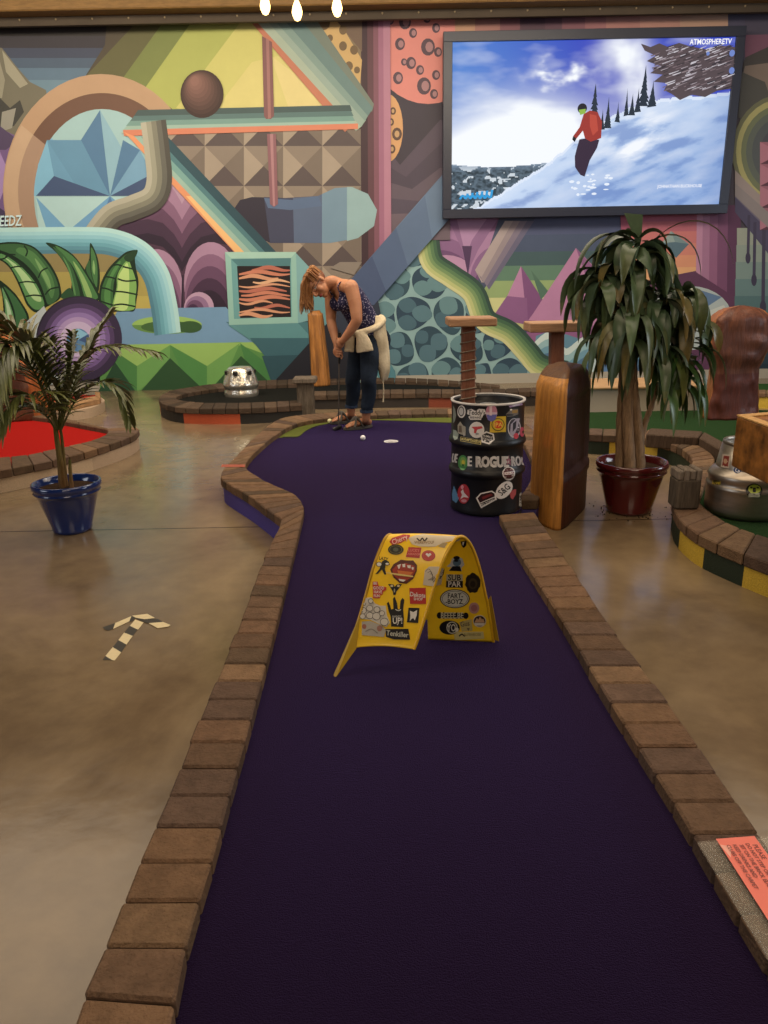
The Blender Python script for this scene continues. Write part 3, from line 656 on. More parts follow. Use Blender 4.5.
vs = [V((sx0+(sx1-sx0)*i/NA, ys, sz1-(sz1-sz0)*j/NB)) for j in range(NB+1) for i in range(NA+1)]
fs = []; cs = []
for j in range(NB):
    for i in range(NA): fs.append((j*(NA+1)+i, (j+1)*(NA+1)+i, (j+1)*(NA+1)+i+1, j*(NA+1)+i+1)); cs.append(pic((i+.5)/NA, (j+.5)/NB))
sm.add(vs, fs, cs)
scr = sm.build('screen', M_screen, tvt); scr['label'] = 'bright picture of a skier, snow slope and fir trees'
pp = Paint(lambda a, b, h: V((sx0+(sx1-sx0)*a, ys-.002-h, sz1-(sz1-sz0)*b)), .0002)
random.seed(3)
for (x, y0, y1, w) in ((.515,.27,.5,.028),(.565,.35,.5,.016),(.63,.3,.42,.01),(.69,.17,.38,.024),(.60,.38,.46,.012),(.65,.33,.42,.014),(.67,.3,.4,.014),(.545,.42,.5,.012),(.72,.26,.37,.02)):
    for k in range(9):
        t = k/9; yy = y0+(y1-y0)*t; ww = w*(.15+.85*t); pp.poly([(x, yy-.02),(x-ww, yy+.035+random.uniform(-.01,.01)),(x+ww*random.uniform(.8,1.1), yy+.035)], '#23303e')
pp.poly([(.665,.03),(.70,.05),(.73,.03),(.76,.05),(.80,.03),(.84,.05),(.9,.07),(.95,.05),(1,.06),(1,.3),(.95,.31),(.91,.345),(.86,.33),(.82,.36),(.79,.325),(.76,.30),(.77,.26),(.72,.25),(.75,.21),(.705,.2),(.74,.16),(.69,.13),(.72,.1),(.68,.07)], '#54484c')
for k in range(260):
    a = random.uniform(.70,.98); b = random.uniform(.05,.31); l = random.uniform(.012,.04); th = random.uniform(.003,.007)
    if a < .75 and abs(b-.15) > .05: continue
    pp.poly([(a, b),(a+l, b-l*.5),(a+l*.9, b-l*.5+th),(a+l*.1, b+th)], random.choice(['#c9c4cc','#3a3438','#75656a','#302e36','#a79ca4','#8a7c80']))
for (x, y, r) in ((.985,.1,.02),(.99,.2,.02),(.9,.1,.012)): pp.ell(x, y, r*.5, r, '#6f86c8', n=10)
# the skier
def PX(pts): return [((x-45)/650., (y-93)/387.) for x, y in pts]
pp.poly(PX([(345,320),(362,318),(392,322),(388,340),(372,370),(362,408),(352,404),(345,395),(338,385),(336,360),(340,340)]), '#33243a')
pp.poly(PX([(352,262),(366,254),(384,258),(396,280),(396,318),(372,326),(358,318),(352,300),(338,318),(330,312),(344,292)]), '#9c342e')
pp.poly(PX([(366,262),(382,266),(388,300),(376,312),(368,290)]), '#bb4a3c')
pp.poly(PX([(330,312),(338,318),(334,326),(328,320)]), '#181a22')
pp.ell(*(PX([(348,249)])[0]), .017, .03, '#1c1e26'); pp.poly(PX([(340,252),(356,250),(356,260),(344,264)]), '#8fb84a')
for k in range(26): a = random.uniform(.44,.6); b = random.uniform(.8,.93); pp.ell(a, b, random.uniform(.004,.012), random.uniform(.004,.01), '#e8f0fc', n=8)
pp.text('ATMOSPHERETV', .905, .035, .032, '#ffffff', wx=.46)
pp.fn = lambda a, b, h: V((sx0+(sx1-sx0)*a, ys-.002-h, sz1-(sz1-sz0)*b))
pp.text('JOHNATHAN BUCKHOUSE', .84, .885, .02, '#f4f6ff', wx=.5)
for q in range(6): pp.band([(.03+q*.018,.94),(.04+q*.018,.915),(.052+q*.018,.935),(.058+q*.018,.905-.004*q)], -.004, .005, '#2c9ad8', 4)
# lettering scale: the second axis of the picture is shorter, words are stretched back by wx
pc = pp.build('picture_detail', M_screen, scr)
# ---------------------------------------------------------------- string lights
M_bulb = bpy.data.materials.new('glowing_bulb'); M_bulb.use_nodes = True
bb = M_bulb.node_tree.nodes['Principled BSDF']; bb.inputs['Emission Color'].default_value = (1, .66, .22, 1); bb.inputs['Emission Strength'].default_value = 5; bb.inputs['Base Color'].default_value = (1, .7, .3, 1)
YB = 5.6; bps = [W(x, y, YB) for x, y in ((265,4),(297,10),(337,6))]
allb = [V((bps[0].x-.62*k, YB+.05*k, bps[0].z+.16+.06*k)) for k in (3, 2, 1)] + bps + [V((bps[2].x+.62*k, YB-.03*k, bps[2].z+.16+.06*k)) for k in (1, 2, 3)]
w = MB(); top = [p + V((0, 0, .17)) for p in allb]; w.tube(catmull([V((WX0+.25, YB+.5, 4.1))] + top + [V((WX1-.25, YB-.5, 4.1))], 8), .006, '#1a1612', 6)
tag(w.build('light_cable', M_rubber), 'dark cable strung under the ceiling carrying the glowing bulbs', 'cable')
for k, p in enumerate(allb):
    if not 3 <= k <= 5: continue
    lb = ['glowing amber bulb hanging left of the other two in view', 'glowing amber bulb hanging lowest, between the other two in view', 'glowing amber bulb hanging right of the other two in view'][k-3]
    t = thing('light_bulb', lb, 'light bulb', p, 'amber bulbs on the ceiling cable')
    m = MB(); m.lathe([(.004,-.062),(.018,-.055),(.03,-.03),(.033,-.01),(.026,.02),(.015,.045),(.013,.055)], p, '#ffd070', 20); m.build('bulb_glass', M_bulb, t)
    m = MB(); m.lathe([(.016,.05),(.021,.055),(.021,.10),(.014,.115),(.008,.17)], p, '#1a1612', 16); m.build('bulb_socket', M_rubber, t)
# ================================================================ golf holes
ZC, ZT = .118, .16
def resample(outer, inner, step, sm=8):
    o = catmull(outer, sm); i = catmull(inner, sm); L = [0]
    for k in range(1, len(o)): L.append(L[-1] + (((o[k]+i[k])/2) - ((o[k-1]+i[k-1])/2)).length)
    n = max(2, round(L[-1]/step)); out = []; k = 0
    for j in range(n+1):
        s = L[-1]*j/n
        while k < len(L)-2 and L[k+1] < s: k += 1
        t = (s-L[k])/max(1e-9, L[k+1]-L[k]); t = max(0, min(1, t)); out.append((o[k].lerp(o[k+1], t), i[k].lerp(i[k+1], t)))
    return out
BR = ['#6e5542','#66503f','#755b45','#5f4c40','#7a614a','#594839']
BD = ['#4c3d31','#55453a','#43372d','#5a493b']
def curb(root, pairs, step=.112, ztop=ZT, thick=.058, base=('#3b2a6a',), seglen=.45, pal=BR, inset=.012, basedown=0):
    outer = [V((p[0].x, p[0].y, 0)) for p in pairs]; inner = [V((p[1].x, p[1].y, 0)) for p in pairs]
    rs = resample(outer, inner, step); mb = MB()
    for k in range(len(rs)-1):
        (o0, i0), (o1, i1) = rs[k], rs[k+1]; g = .018
        a, b, c, d = o0.lerp(o1, g), o0.lerp(o1, 1-g), i0.lerp(i1, 1-g), i0.lerp(i1, g)
        j = random.uniform(-.002, .002); e = (a-d).normalized()*random.uniform(-.004, .004)
        q = [a+e, b+e, c, d]
        up = [V((p.x, p.y, ztop + j)) for p in q]; lo = [V((p.x, p.y, ztop-thick)) for p in q]
        mb.prism(lo, up, mulc(random.choice(pal), random.uniform(.85, 1.12)), .006)
    mb.build('brick_edging', M_brick, root)
    bs = resample(outer, inner, .07); m = MB(); dist = 0
    for k in range(len(bs)-1):
        (o0, i0), (o1, i1) = bs[k], bs[k+1]; L = ((o1-o0).length); cidx = int(dist/seglen) % len(base); dist += L
        q = [o0.lerp(i0, .05), o1.lerp(i1, .05), i1.lerp(o1, .05), i0.lerp(o0, .05)]; zz = ztop-thick-.001
        lo = [V((p.x, p.y, 0)) for p in q]; hi = [V((p.x, p.y, zz)) for p in q]
        m.add(lo+hi, [(0,1,5,4),(2,3,7,6),(4,5,6,7)], base[cidx])
        if k == 0: m.add(lo+hi, [(3,0,4,7)], base[cidx])
        if k == len(bs)-2: m.add(lo+hi, [(1,2,6,5)], base[cidx])
    m.build('painted_base', M_base, root)
def sheet(root, name, pts, z, c, m=M_carpet2, hole=None, thick=.012):
    pts = [V((p.x, p.y, 0)) for p in pts]; loops = [[V((p.x, p.y, 0)) for p in pts]]
    if hole: loops.append(hole)
    fl_ = [p for l in loops for p in l]; tr = tessellate_polygon(loops)
    mb = MB(); mb.add([V((p.x, p.y, z)) for p in fl_], tr, c)
    n = len(pts); mb.add([V((p.x, p.y, z)) for p in pts] + [V((p.x, p.y, z-thick)) for p in pts], [(i, (i+1) % n, n+(i+1) % n, n+i) for i in range(n)], c)
    o = mb.build(name, m, root); weld(o); return o
def infill(root, pts, z, c='#2a2622'):
    mb = MB(); n = len(pts); p2 = [V((p.x, p.y, 0)) for p in pts]
    tr = tessellate_polygon([p2]); mb.add([V((p.x, p.y, z)) for p in pts], tr, c)
    mb.add([V((p.x, p.y, 0)) for p in pts] + [V((p.x, p.y, z)) for p in pts], [(i, (i+1) % n, n+(i+1) % n, n+i) for i in range(n)], c)
    o = mb.build('deck', M_ceil, root); weld(o)
# ---------------------------------------------------------------- the purple hole
h1 = thing('golf_hole', 'long purple carpeted mini golf hole edged with brown pavers, running away down the middle', 'golf hole', (P(420, 640).x, P(420, 640).y, 0))
Z = ZT
px_pairs = [((60,1060),(160,1062)),((75,1013),(171,1022)),((106,945),(186,945)),((140,859),(212,859)),((170,793),(230,793)),((199,719),(251,719)),((236,632),(274,632)),((263,560),(292,560)),((279,527),(303,514))]
left1 = [(P(*o, Z), P(*i, Z)) for o, i in px_pairs]
px2 = [((281,519),(304,508)),((252,498),(296,495)),((224,481),(266,481))]
left2 = [(P(*o, Z), P(*i, Z)) for o, i in px2]
px3 = [((221,476),(248,470)),((224,468),(246,463)),((236,456),(258,449)),((258,434),(278,433)),((282,418),(301,422)),((330,412.5),(340,417)),((395,410),(396,414.5)),((450,409),(450,413.5)),((498,411),(486,415.5)),((527,424),(512,424)),((538,440),(522,440)),((547,457),(530,456)),((550,470),(533,470)),((546,486),(527,487))]
left3 = [(P(*o, Z), P(*i, Z)) for o, i in px3]
px4 = [((534,512),(499,515)),((560,549),(519,552)),((606,620),(562,620)),((660,690),(603,690)),((736,800),(673,800)),((761,836),(695,837)),((815,912),(741,915)),((880,1010),(800,1010)),((925,1078),(841,1078))]
right4 = [(P(*o, Z), P(*i, Z)) for o, i in px4]
curb(h1, left1 + left2[:1], base=('#2c2142',))
curb(h1, left2[:1] + left2[1:] + left3[:1], base=('#4a3f92',), step=.085)
curb(h1, left3 + [(P(538,500,Z), P(514,500,Z))] , base=('#3d3470',))
curb(h1, right4, base=('#2c2142',))
cp = [i for o, i in left1] + [i for o, i in left2] + [i for o, i in left3] + [P(516,500,Z)] + [i for o, i in right4]
cen = V((P(420,640).x, P(420,640).y, 0))
def outset(pairs, k=.3): return [i.lerp(o, k) for o, i in pairs]
full = outset(left1) + outset(left2) + outset(left3) + [P(522,500,Z)] + outset(right4)
infill(h1, [V((p.x, p.y, 0)) for p in full], ZC-.014)
cupc = P(391, 441.5, ZC); cup_r = .054
hole_loop = [V((cupc.x + cup_r*math.cos(-2*PI*k/28), cupc.y + cup_r*math.sin(-2*PI*k/28), 0)) for k in range(28)]
fr = MB(); frp = outset(left3[3:9], .25)
lime = [P(x, y, ZC) for x, y in ((262,441),(272,436),(285,438),(298,437),(306,431),(318,426),(340,422.5),(369,420.5),(400,421),(425,422),(450,423),(480,423))]
frp = [V((p.x, p.y, 0)) for p in frp] 
cap = sheet(h1, 'purple_carpet', [V((p.x, p.y, 0)) for p in full], ZC, '#150a1c', m=M_carpet, hole=hole_loop)
fz = MB(); top = catmull([V((p.x, p.y, 0)) for p in outset(left3[2:9], .1)], 6); bot = catmull([V((p.x, p.y, 0)) for p in lime], 6)
loop = top + bot[::-1]; tr = tessellate_polygon([loop]); fz.add([V((p.x, p.y, ZC+.004)) for p in loop], tr, '#5f6632')
nb = len(bot); fz.add([V((p.x, p.y, ZC+.004)) for p in bot] + [V((p.x, p.y, ZC)) for p in bot], [(i, i+1, nb+i+1, nb+i) for i in range(nb-1)], '#4f5630')
o = fz.build('green_fringe', M_carpet2, h1); o['label'] = 'strip of lime green carpet along the far curb'
cu = MB(); cu.lathe([(cup_r+.004, ZC+.002),(cup_r, ZC+.003),(cup_r-.003, ZC),(cup_r-.003, .012),(.0005, .012)], (cupc.x, cupc.y, 0), ['#e8e4e8','#e8e4e8','#d8d4d8','#5a5660'], 32, caps=False)
cu.build('hole_cup', M_white, h1)
# red mark on one paver
mk = MB(); a, b, c, d = P(221,467,ZT+.003), P(245,467,ZT+.003), P(245,464.5,ZT+.003), P(222,464.5,ZT+.003); mk.quad(a, b, c, d, '#a04a34')
o = mk.build('painted_mark', M_stick, h1); o['label'] = 'thin red painted line across a paver'
# ---------------------------------------------------------------- back left hole with black carpet
OB = ('#b5512e', '#24221f')
h2 = thing('golf_hole', 'black carpeted golf hole with orange and black painted base, holding the dented chrome dome', 'golf hole', (P(240,408).x, P(240,408).y, 0))
H2o = [(298,379),(260,380.5),(223,383),(197,386),(172,390.5),(160,396),(160,402),(175,407),(204,408.5),(251,408),(302,405)]
H2i = [(298,384),(260,385.5),(228,387.5),(206,390),(186,393.5),(176,397),(178,399.5),(190,401.5),(208,402.8),(251,402.5),(302,400)]
pr = [(P(*o, ZT), P(*i, ZT)) for o, i in zip(H2o, H2i)]
curb(h2, pr, pal=BD, base=('#24221f', '#b5512e'), seglen=.62, step=.13)
infill(h2, outset(pr), ZC-.014)
lo2 = outset(pr); sheet(h2, 'black_carpet', lo2, ZC, '#1e1e1c')
gs = MB(); gl = [P(x, y, ZC+.004) for x, y in ((200,389),(225,386.5),(262,385.5),(296,384),(296,386),(262,388),(230,389.5),(206,392),(190,395.5),(182,397),(188,392))]
gs.add(gl, tessellate_polygon([[V((p.x, p.y, 0)) for p in gl]]), '#5d6a40'); gs.build('green_fringe', M_carpet2, h2)
# ---------------------------------------------------------------- back middle hole
h3 = thing('golf_hole', 'low golf hole with dark speckled and orange base behind the putting person', 'golf hole', (P(420,398).x, P(420,398).y, 0))
H3f = [((314,395),(314,391)),((345,394.5),(345,390.5)),((380,393.5),(380,389.5)),((430,393),(430,389)),((480,393),(480,389)),((520,392),(520,388)),((543,391),(543,387))]
H3b = [((500,385),(500,387)),((478,382.5),(478,385)),((430,379),(430,382)),((385,377.5),(385,380.5)),((350,378),(350,381)),((314,379.5),(314,382.5))]
pf = [(P(*o, ZT), P(*i, ZT)) for o, i in H3f]; pb = [(P(*o, ZT), P(*i, ZT)) for o, i in H3b]
curb(h3, pf, pal=BD, base=('#2e2824','#2e2824','#7c3a26'), seglen=.6, step=.14); curb(h3, pb, pal=BD, base=('#2e2824',), step=.14)
lp = outset(pf) + outset(pb); infill(h3, lp, ZC-.014); sheet(h3, 'black_carpet', lp, ZC, '#1c1e1e')
# ---------------------------------------------------------------- green hole on the right
h4 = thing('golf_hole', 'green carpeted golf hole with yellow and dark green base curving on the right', 'golf hole', (P(720,500).x, P(720,500).y, 0))
H4 = [((560,428),(560,423)),((587,434),(587,428)),((620,435.5),(622,429)),((649,438),(655,430)),((677,446),(688,440)),((692,458),(713,455)),((688,469),(712,468)),((677,485),(704,486)),((672,500),(699,500)),((677,516),(704,507)),((696,533),(724,521)),((724,546),(745,530)),((768,563),(770,538)),((830,584),(825,555)),((900,600),(890,570))]
pr = [(P(*o, ZT), P(*i, ZT)) for o, i in H4]
curb(h4, pr[:9], base=('#1f2c1f','#c9a83a','#1f2c1f','#1f2c1f'), seglen=.42, step=.105)
curb(h4, pr[8:], base=('#1f2c1f','#c9a83a'), seglen=.30, step=.125)
back = [P(900,425,0), P(820,424,0), P(740,422,0), P(690,420,0), P(640,418,0), P(600,416,0), P(562,418,0)]
lp = outset(pr) + back; infill(h4, lp, ZC-.014); sheet(h4, 'green_carpet', lp, ZC, '#263d22')
# inner divider curb and inner deck edge
dv = [((646,434),(650,428)),((665,432),(668,426)),((690,434),(694,428)),((712,444),(718,438)),((735,458),(742,452)),((770,470),(776,463))]
pr = [(P(*o, .22), P(*i, .22)) for o, i in dv]
h4b = MB(); rs = resample([V((a.x, a.y, 0)) for a, b in pr], [V((b.x, b.y, 0)) for a, b in pr], .5)
for k in range(len(rs)-1):
    (o0, i0), (o1, i1) = rs[k], rs[k+1]; q = [o0, o1.lerp(o0, .02), i1.lerp(i0, .02), i0]
    h4b.prism([V((p.x, p.y, ZC)) for p in q], [V((p.x, p.y, .22)) for p in q], '#54453a', .008)
h4b.build('timber_divider', M_old, h4)
h6 = thing('golf_hole', 'farther golf hole at right with green carpet behind the carved stump', 'golf hole', (P(760,410).x, P(760,410).y, 0))
q6 = [((640,391),(640,388)),((690,390.5),(690,387.5)),((760,393),(760,389.5)),((860,394),(860,390.5)),((940,396),(930,391))]
pr = [(P(*o, ZT), P(*i, ZT)) for o, i in q6]
curb(h6, pr, ztop=ZT, thick=.045, base=('#1f2c1f','#c9a83a'), seglen=.33, step=.14)
lp = outset(pr) + [P(930,380,ZT), P(760,380,ZT), P(640,381,ZT)]; infill(h6, lp, ZC-.014); sheet(h6, 'green_carpet', lp, ZC, '#2f4d28')
# pale plywood screen behind the green carpet
sb = MB(); yb = P(600,413,ZC).y + .05; xa = W(583,400,yb).x; xb = W(703,400,yb).x; zt = W(600,387,yb).z
t5 = thing('wooden_box', 'long pale low plywood box behind the potted tree', 'box', ((xa+xb)/2, yb+.3, 0))
zb = 0.0
sb.box(((xa+xb)/2, yb+.3, (zt-.02+zb)/2+.002), (xb-xa, .6, zt-.02-zb), '#a89c8c', bevel=.006); sb.build('box_body', M_wall, t5)
sb = MB(); sb.box(((xa+xb)/2, yb+.29, zt-.009), (xb-xa+.04, .64, .02), '#b08d66', bevel=.004); sb.build('lid', M_woodh, t5)
# ---------------------------------------------------------------- red hole on the left
h5 = thing('golf_hole', 'red carpeted golf hole with pale stone base on the left', 'golf hole', (P(60,460).x, P(60,460).y, 0))
H5 = [((-70,478),(-70,462)),((-30,475),(-30,460)),((0,470.5),(0,457.5)),((31,464.5),(26,455)),((65,457.5),(52,449.5)),((104,446),(86,442)),((128,437.5),(103,436)),((139,430.5),(108,431.5)),((136,427),(106,428.5))]
pr = [(P(*o, ZT), P(*i, ZT)) for o, i in H5]
curb(h5, pr, base=('#c2ab90','#b59e86'), seglen=1.1, step=.125)
bk = [((112,430),(108,428)),((90,426),(88,423.5)),((66,421.5),(66,418.5)),((40,417),(40,414)),((0,413),(0,410)),((-70,410),(-70,407))]
pb = [(P(*o, ZT), P(*i, ZT)) for o, i in bk]
m = MB(); rs = resample([V((a.x, a.y, 0)) for a, b in pb], [V((b.x, b.y, 0)) for a, b in pb], .6)
for k in range(len(rs)-1):
    (o0, i0), (o1, i1) = rs[k], rs[k+1]; q = [o0, o1.lerp(o0, .01), i1.lerp(i0, .01), i0]; m.prism([V((p.x, p.y, 0)) for p in q], [V((p.x, p.y, ZT)) for p in q], '#6a5442', .008)
m.build('timber_edging', M_old, h5)
lp = outset(pr) + [a for a, b in pb]; infill(h5, lp, ZC-.014); sheet(h5, 'red_carpet', lp, ZC, '#a01c18')
h7 = thing('golf_hole', 'small far golf hole with red carpet and pale wooden edge at left', 'golf hole', (P(80,405).x, P(80,405).y, 0))
q7 = [((-60,405),(-60,401)),((10,405.5),(10,401.5)),((60,406),(58,402)),((90,402.5),(86,399)),((104,396),(98,394)),((100,392),(95,391.2))]
pr = [(P(*o, ZT), P(*i, ZT)) for o, i in q7]
curb(h7, pr, base=('#b59e86',), step=.5, pal=['#a5805c','#9a7552'])
lp = outset(pr) + [P(60,390.5,ZT), P(-60,392,ZT)]; infill(h7, lp, ZC-.014); sheet(h7, 'red_carpet', lp, ZC, '#9a2a20')
# ---------------------------------------------------------------- weathered timber posts
def timber(x0, x1, yb_, zb_, ytop_px, dep, label, capped):
    a = P(x0, yb_, zb_); b = P(x1, yb_, zb_); Yc = (a.y+b.y)/2; zt_ = W((x0+x1)/2, ytop_px, Yc).z; w_ = b.x-a.x
    t = thing('timber_post', label, 'post', ((a.x+b.x)/2, Yc+dep/2, zb_))
    m = MB(); m.box(((a.x+b.x)/2, Yc+dep/2, (zb_+zt_-.05)/2), (w_*.8, dep*.8, zt_-.05-zb_), '#5f554a', bevel=.012); m.build('post', M_old, t)
    m = MB()
    if capped: m.box(((a.x+b.x)/2, Yc+dep/2, zt_-.03), (w_*1.15, dep*1.1, .058), '#6c6156', bevel=.012)
    else:
        for k in range(4): m.box(((a.x+b.x)/2 + w_*.8*(k-1.5)/4, Yc+dep/2, zt_-.03), (w_*.19, dep*.78, .05+.012*(k % 2)), '#82766a', bevel=.006)
    m.build('post_cap', M_old, t)
timber(296, 316, 419, 0, 378, .2, 'squat weathered timber post with flat cap between the two back holes', True)
timber(673, 704, 511, ZT, 471, .16, 'rough grey timber block on the curb beside the steel keg', False)
# ================================================================ carved stumps
def quadmap(A, B_, C_, D, u, v):   # u,v in -1..1 ; A(-,-) B(+,-) C(+,+) D(-,+)
    a = (u+1)/2; b = (v+1)/2
    return A*(1-a)*(1-b) + B_*a*(1-b) + C_*a*b + D*(1-a)*b
def stump(name, label, quad, z0, H, prof, face, side, sidecond, cap=None, recess=None, lean=(0, 0), nr=44, nz=46, pw=.5, cat='wooden stump', swirl=False, streak=.25, origin=None):
    A, B_, C_, D = [V((q.x, q.y, 0)) for q in quad]; cen = (A+B_+C_+D)/4
    vs = []; fs = []; cs = []
    for j in range(nz+1):
        h = j/nz
        su, sv = prof(h)
        for k in range(nr):
            th = 2*PI*k/nr; cx, sx = math.cos(th), math.sin(th)
            u = math.copysign(abs(cx)**pw, cx)*su; v = math.copysign(abs(sx)**pw, sx)*sv
            wob = 1 + .02*noise.noise(V((u*3, v*3, h*4+z0*3+H)))
            isface = sidecond(cx, sx) > 0
            p = quadmap(A, B_, C_, D, u*wob, v*wob)
            if not isface:
                g = noise.noise(V((u*14, v*14, h*1.6))); p += (p-cen).normalized() * g * .012
            elif recess: p -= (p-cen).normalized() * recess(h, u, v)
            if isface and swirl:
                p += (p-cen).normalized() * .014 * math.sin(9*noise.noise(V((p.x*7, h*3.5, 1))) )
            p += V((lean[0]*h, lean[1]*h, z0 + H*h)); vs.append(p)
    for j in range(nz):
        for k in range(nr):
            fs.append((j*nr+k, j*nr+(k+1) % nr, (j+1)*nr+(k+1) % nr, (j+1)*nr+k))
            th = 2*PI*(k+.5)/nr; cx, sx = math.cos(th), math.sin(th); h = (j+.5)/nz
            if sidecond(cx, sx) > 0: c = face(h, cx, sx)
            else: c = mixc(side, '#5a3312', max(0, min(1, .15 + streak*2*noise.noise(V((k*.9, h*2.2, 5))))))
            if cap and h > cap[0]: c = mixc(c, cap[1], .85)
            cs.append(c)
    m = MB(); m.add(vs, fs, cs, True); m.add(vs[:nr], [tuple(range(nr))[::-1]], side); m.add(vs[-nr:], [tuple(range(nr))], face(1, 1, 0))
    o = m.build(name, M_wood, None, (cen.x, cen.y, z0)); weld(o); return tag(o, label, cat)
def dome(h0, e=2.0):
    def f(h):
        if h < h0: return 1.0
        t = (h-h0)/(1-h0); return max(.03, (1-t**e)**.5)
    return f
dm = dome(.83, 2.3)
Aq, Bq, Cq = P(525,517), P(560,533), P(589,504); Dq = Aq + (Cq-Bq)
def pf1(h): s = dm(h); k = 1.03 - .09*h; return (k*(.45+.55*s if s > .3 else s*2.05), k*s)
stump('carved_stump', 'tall rounded wooden stump, honey coloured bark side and dark carved face, beside the black keg', (Aq, Bq, Cq, Dq), 0, P(555,531).y*0 + W(560,363,P(565,515).y+.05).z, pf1,
      lambda h, c, s: '#3a1c16' if h > .3 else '#4c2414', '#c4863c', lambda c, s: 1 if (c > .75 or s > .75) else -1, cap=(.93, '#3a2218'),
      recess=lambda h, u, v: (.022 if .34 < h < .82 and abs(v) < .8 and u > 0 else 0) - (.012 if .28 < h <= .34 else 0), pw=.42)
# right stump with swirl face
zz = ZC; a, b = P(708,421,zz), P(762,419,zz); d = V((.03, .32, 0))
Hh = W(735,306,a.y+.1).z - zz
def pf2(h):
    pts = [(0,1.0),(.3,.86),(.46,.84),(.55,.95),(.65,1.12),(.78,1.2),(.88,1.08),(.95,.8),(.985,.5),(1,.1)]
    for i in range(len(pts)-1):
        if h <= pts[i+1][0]: t = (h-pts[i][0])/(pts[i+1][0]-pts[i][0]); s = pts[i][1]*(1-t)+pts[i+1][1]*t; return (s, min(1, s))
    return (.1, .1)
stump('carved_stump', 'broad headed carved wooden stump with swirling face, behind the potted tree', (a, b, b+d, a+d), zz, Hh, pf2,
      lambda h, c, s: mixc('#4f2a1e', '#6a3d28', max(0, min(1, .5+noise.noise(V((c*4, s*4, h*6)))))) if h > .42 else '#55281e', '#8f5a34', lambda c, s: 1 if s < -.35 and c < .75 else -1, swirl=True, pw=.5)
# log behind the person
zz = ZC; a, b = P(311,387,zz), P(330,386,zz); d = V((.0, .28, 0)); Hh = W(326,311,a.y).z - zz
stump('carved_stump', 'slim tapering wooden stump with amber grain standing behind the putting person', (a, b, b+d, a+d), zz, Hh, lambda h: (1.02-.25*h-(.25 if h > .97 else 0), 1-.3*h-(.25 if h > .97 else 0)),
      lambda h, c, s: '#5e3a1e', '#a36c34', lambda c, s: 1 if c < -.8 else -1, lean=(-.04, 0), streak=.4, pw=.6)
# orange stump at far left
zz = ZC; a, b = P(-62,424,zz), P(40,421,zz); d = V((.0, .4, 0)); Hh = W(0,331,a.y).z - zz
dm2 = dome(.45, 2.0)
stump('carved_stump', 'wide domed carved stump with orange edge on the red carpet, behind the palm', (a, b, b+d, a+d), zz, Hh, lambda h: (max(.1, dm2(h))*(.86+.14*(1-h)), .5+.5*dm2(h)),
      lambda h, c, s: mixc('#40241a', '#5f3820', max(0, min(1, .5+noise.noise(V((c*3, s*3, h*5)))))), '#9a5222', lambda c, s: 1 if s < -.3 and c < .8 else -1, swirl=True, pw=.55)
# ================================================================ kegs
def keg_profile(R, z0, H):
    return [(R*.86,z0),(R*.97,z0+.012),(R*.985,z0+H*.03),(R*.965,z0+H*.06),(R*.965,z0+H*.335),(R*.985,z0+H*.35),(R*1.03,z0+H*.365),(R*1.035,z0+H*.39),(R*1.0,z0+H*.415),(R*.97,z0+H*.425),
            (R*.965,z0+H*.60),(R*.985,z0+H*.615),(R*1.03,z0+H*.63),(R*1.035,z0+H*.655),(R*1.0,z0+H*.68),(R*.97,z0+H*.69)]
kf = P(490,518.5,ZC); KR = .202; kc = V((P(490.5,518,ZC).x, kf.y+KR, 0)); KH = W(489,404.5,kf.y).z - ZC
keg = thing('stickered_keg', 'black steel keg covered in stickers standing at the edge of the purple carpet', 'keg', (kc.x, kc.y, ZC))
pr = keg_profile(KR, ZC, KH) + [(KR*.965,ZC+KH*.9),(KR*.97,ZC+KH*.97),(KR*.98,ZC+KH*.985),(KR*.98,ZC+KH),(KR*.93,ZC+KH),(KR*.92,ZC+KH*.98),(KR*.915,ZC+KH*.88),(KR*.6,ZC+KH*.905),(.001,ZC+KH*.92)]
m = MB(); m.lathe(pr, (kc.x, kc.y, 0), ['#15161a']*17+['#15161a','#d8d4d0','#d8d4d0','#54565a']+['#1c1e22']*3, 72, caps=False)
kb = m.build('keg_body', M_black, keg)
m = MB()
m.lathe([(.045,ZC+KH*.92),(.045,ZC+KH*.955),(.03,ZC+KH*.955),(.03,ZC+KH*.925)], (kc.x, kc.y-.0, 0), '#8a8a88', 24); m.build('valve', M_steel, keg)
m = MB(); m.lathe([(KR*.985,ZC+KH*.985),(KR*.995,ZC+KH*.99),(KR*.995,ZC+KH*1.003),(KR*.955,ZC+KH*1.003),(KR*.95,ZC+KH*.99)], (kc.x, kc.y, 0), '#dcd8d4', 72, caps=False); m.build('white_rim', M_white, keg)
kfn = caster(kb)
def sticker(parent, fn, label, draw, maxe=3.0, name='sticker'):
    p = Paint(fn, .00035, maxe); draw(p); o = p.build(name, M_stick, parent); o['label'] = label; return o
def outlined(p, t, cx, cy, h, c, oc, rot=0, wx=1, d=.5):
    for dx, dy in ((-d,0),(d,0),(0,-d),(0,d)): p.text(t, cx+dx, cy+dy, h, oc, rot, wx); p.k -= 1
    p.k += 2; p.text(t, cx, cy, h, c, rot, wx)
W_ = '#e6e2e0'
def K(x, y): return (450 + x*85/670., 390 + y*130/1024.)    # detail view coordinates
k_ = lambda *a: K(*a)
def kell(p, x, y, rx, ry, c, rot=0): X, Y_ = K(x, y); p.ell(X, Y_, rx*.1269, ry*.1269, c, rot, 20)
def ktx(p, t, x, y, h, c, rot=0, wx=1): X, Y_ = K(x, y); p.text(t, X, Y_, h*.1269, c, rot, wx)
def kpo(p, pts, c): p.poly([K(*q) for q in pts], c)
S = lambda lb, f: sticker(keg, kfn, lb, f)
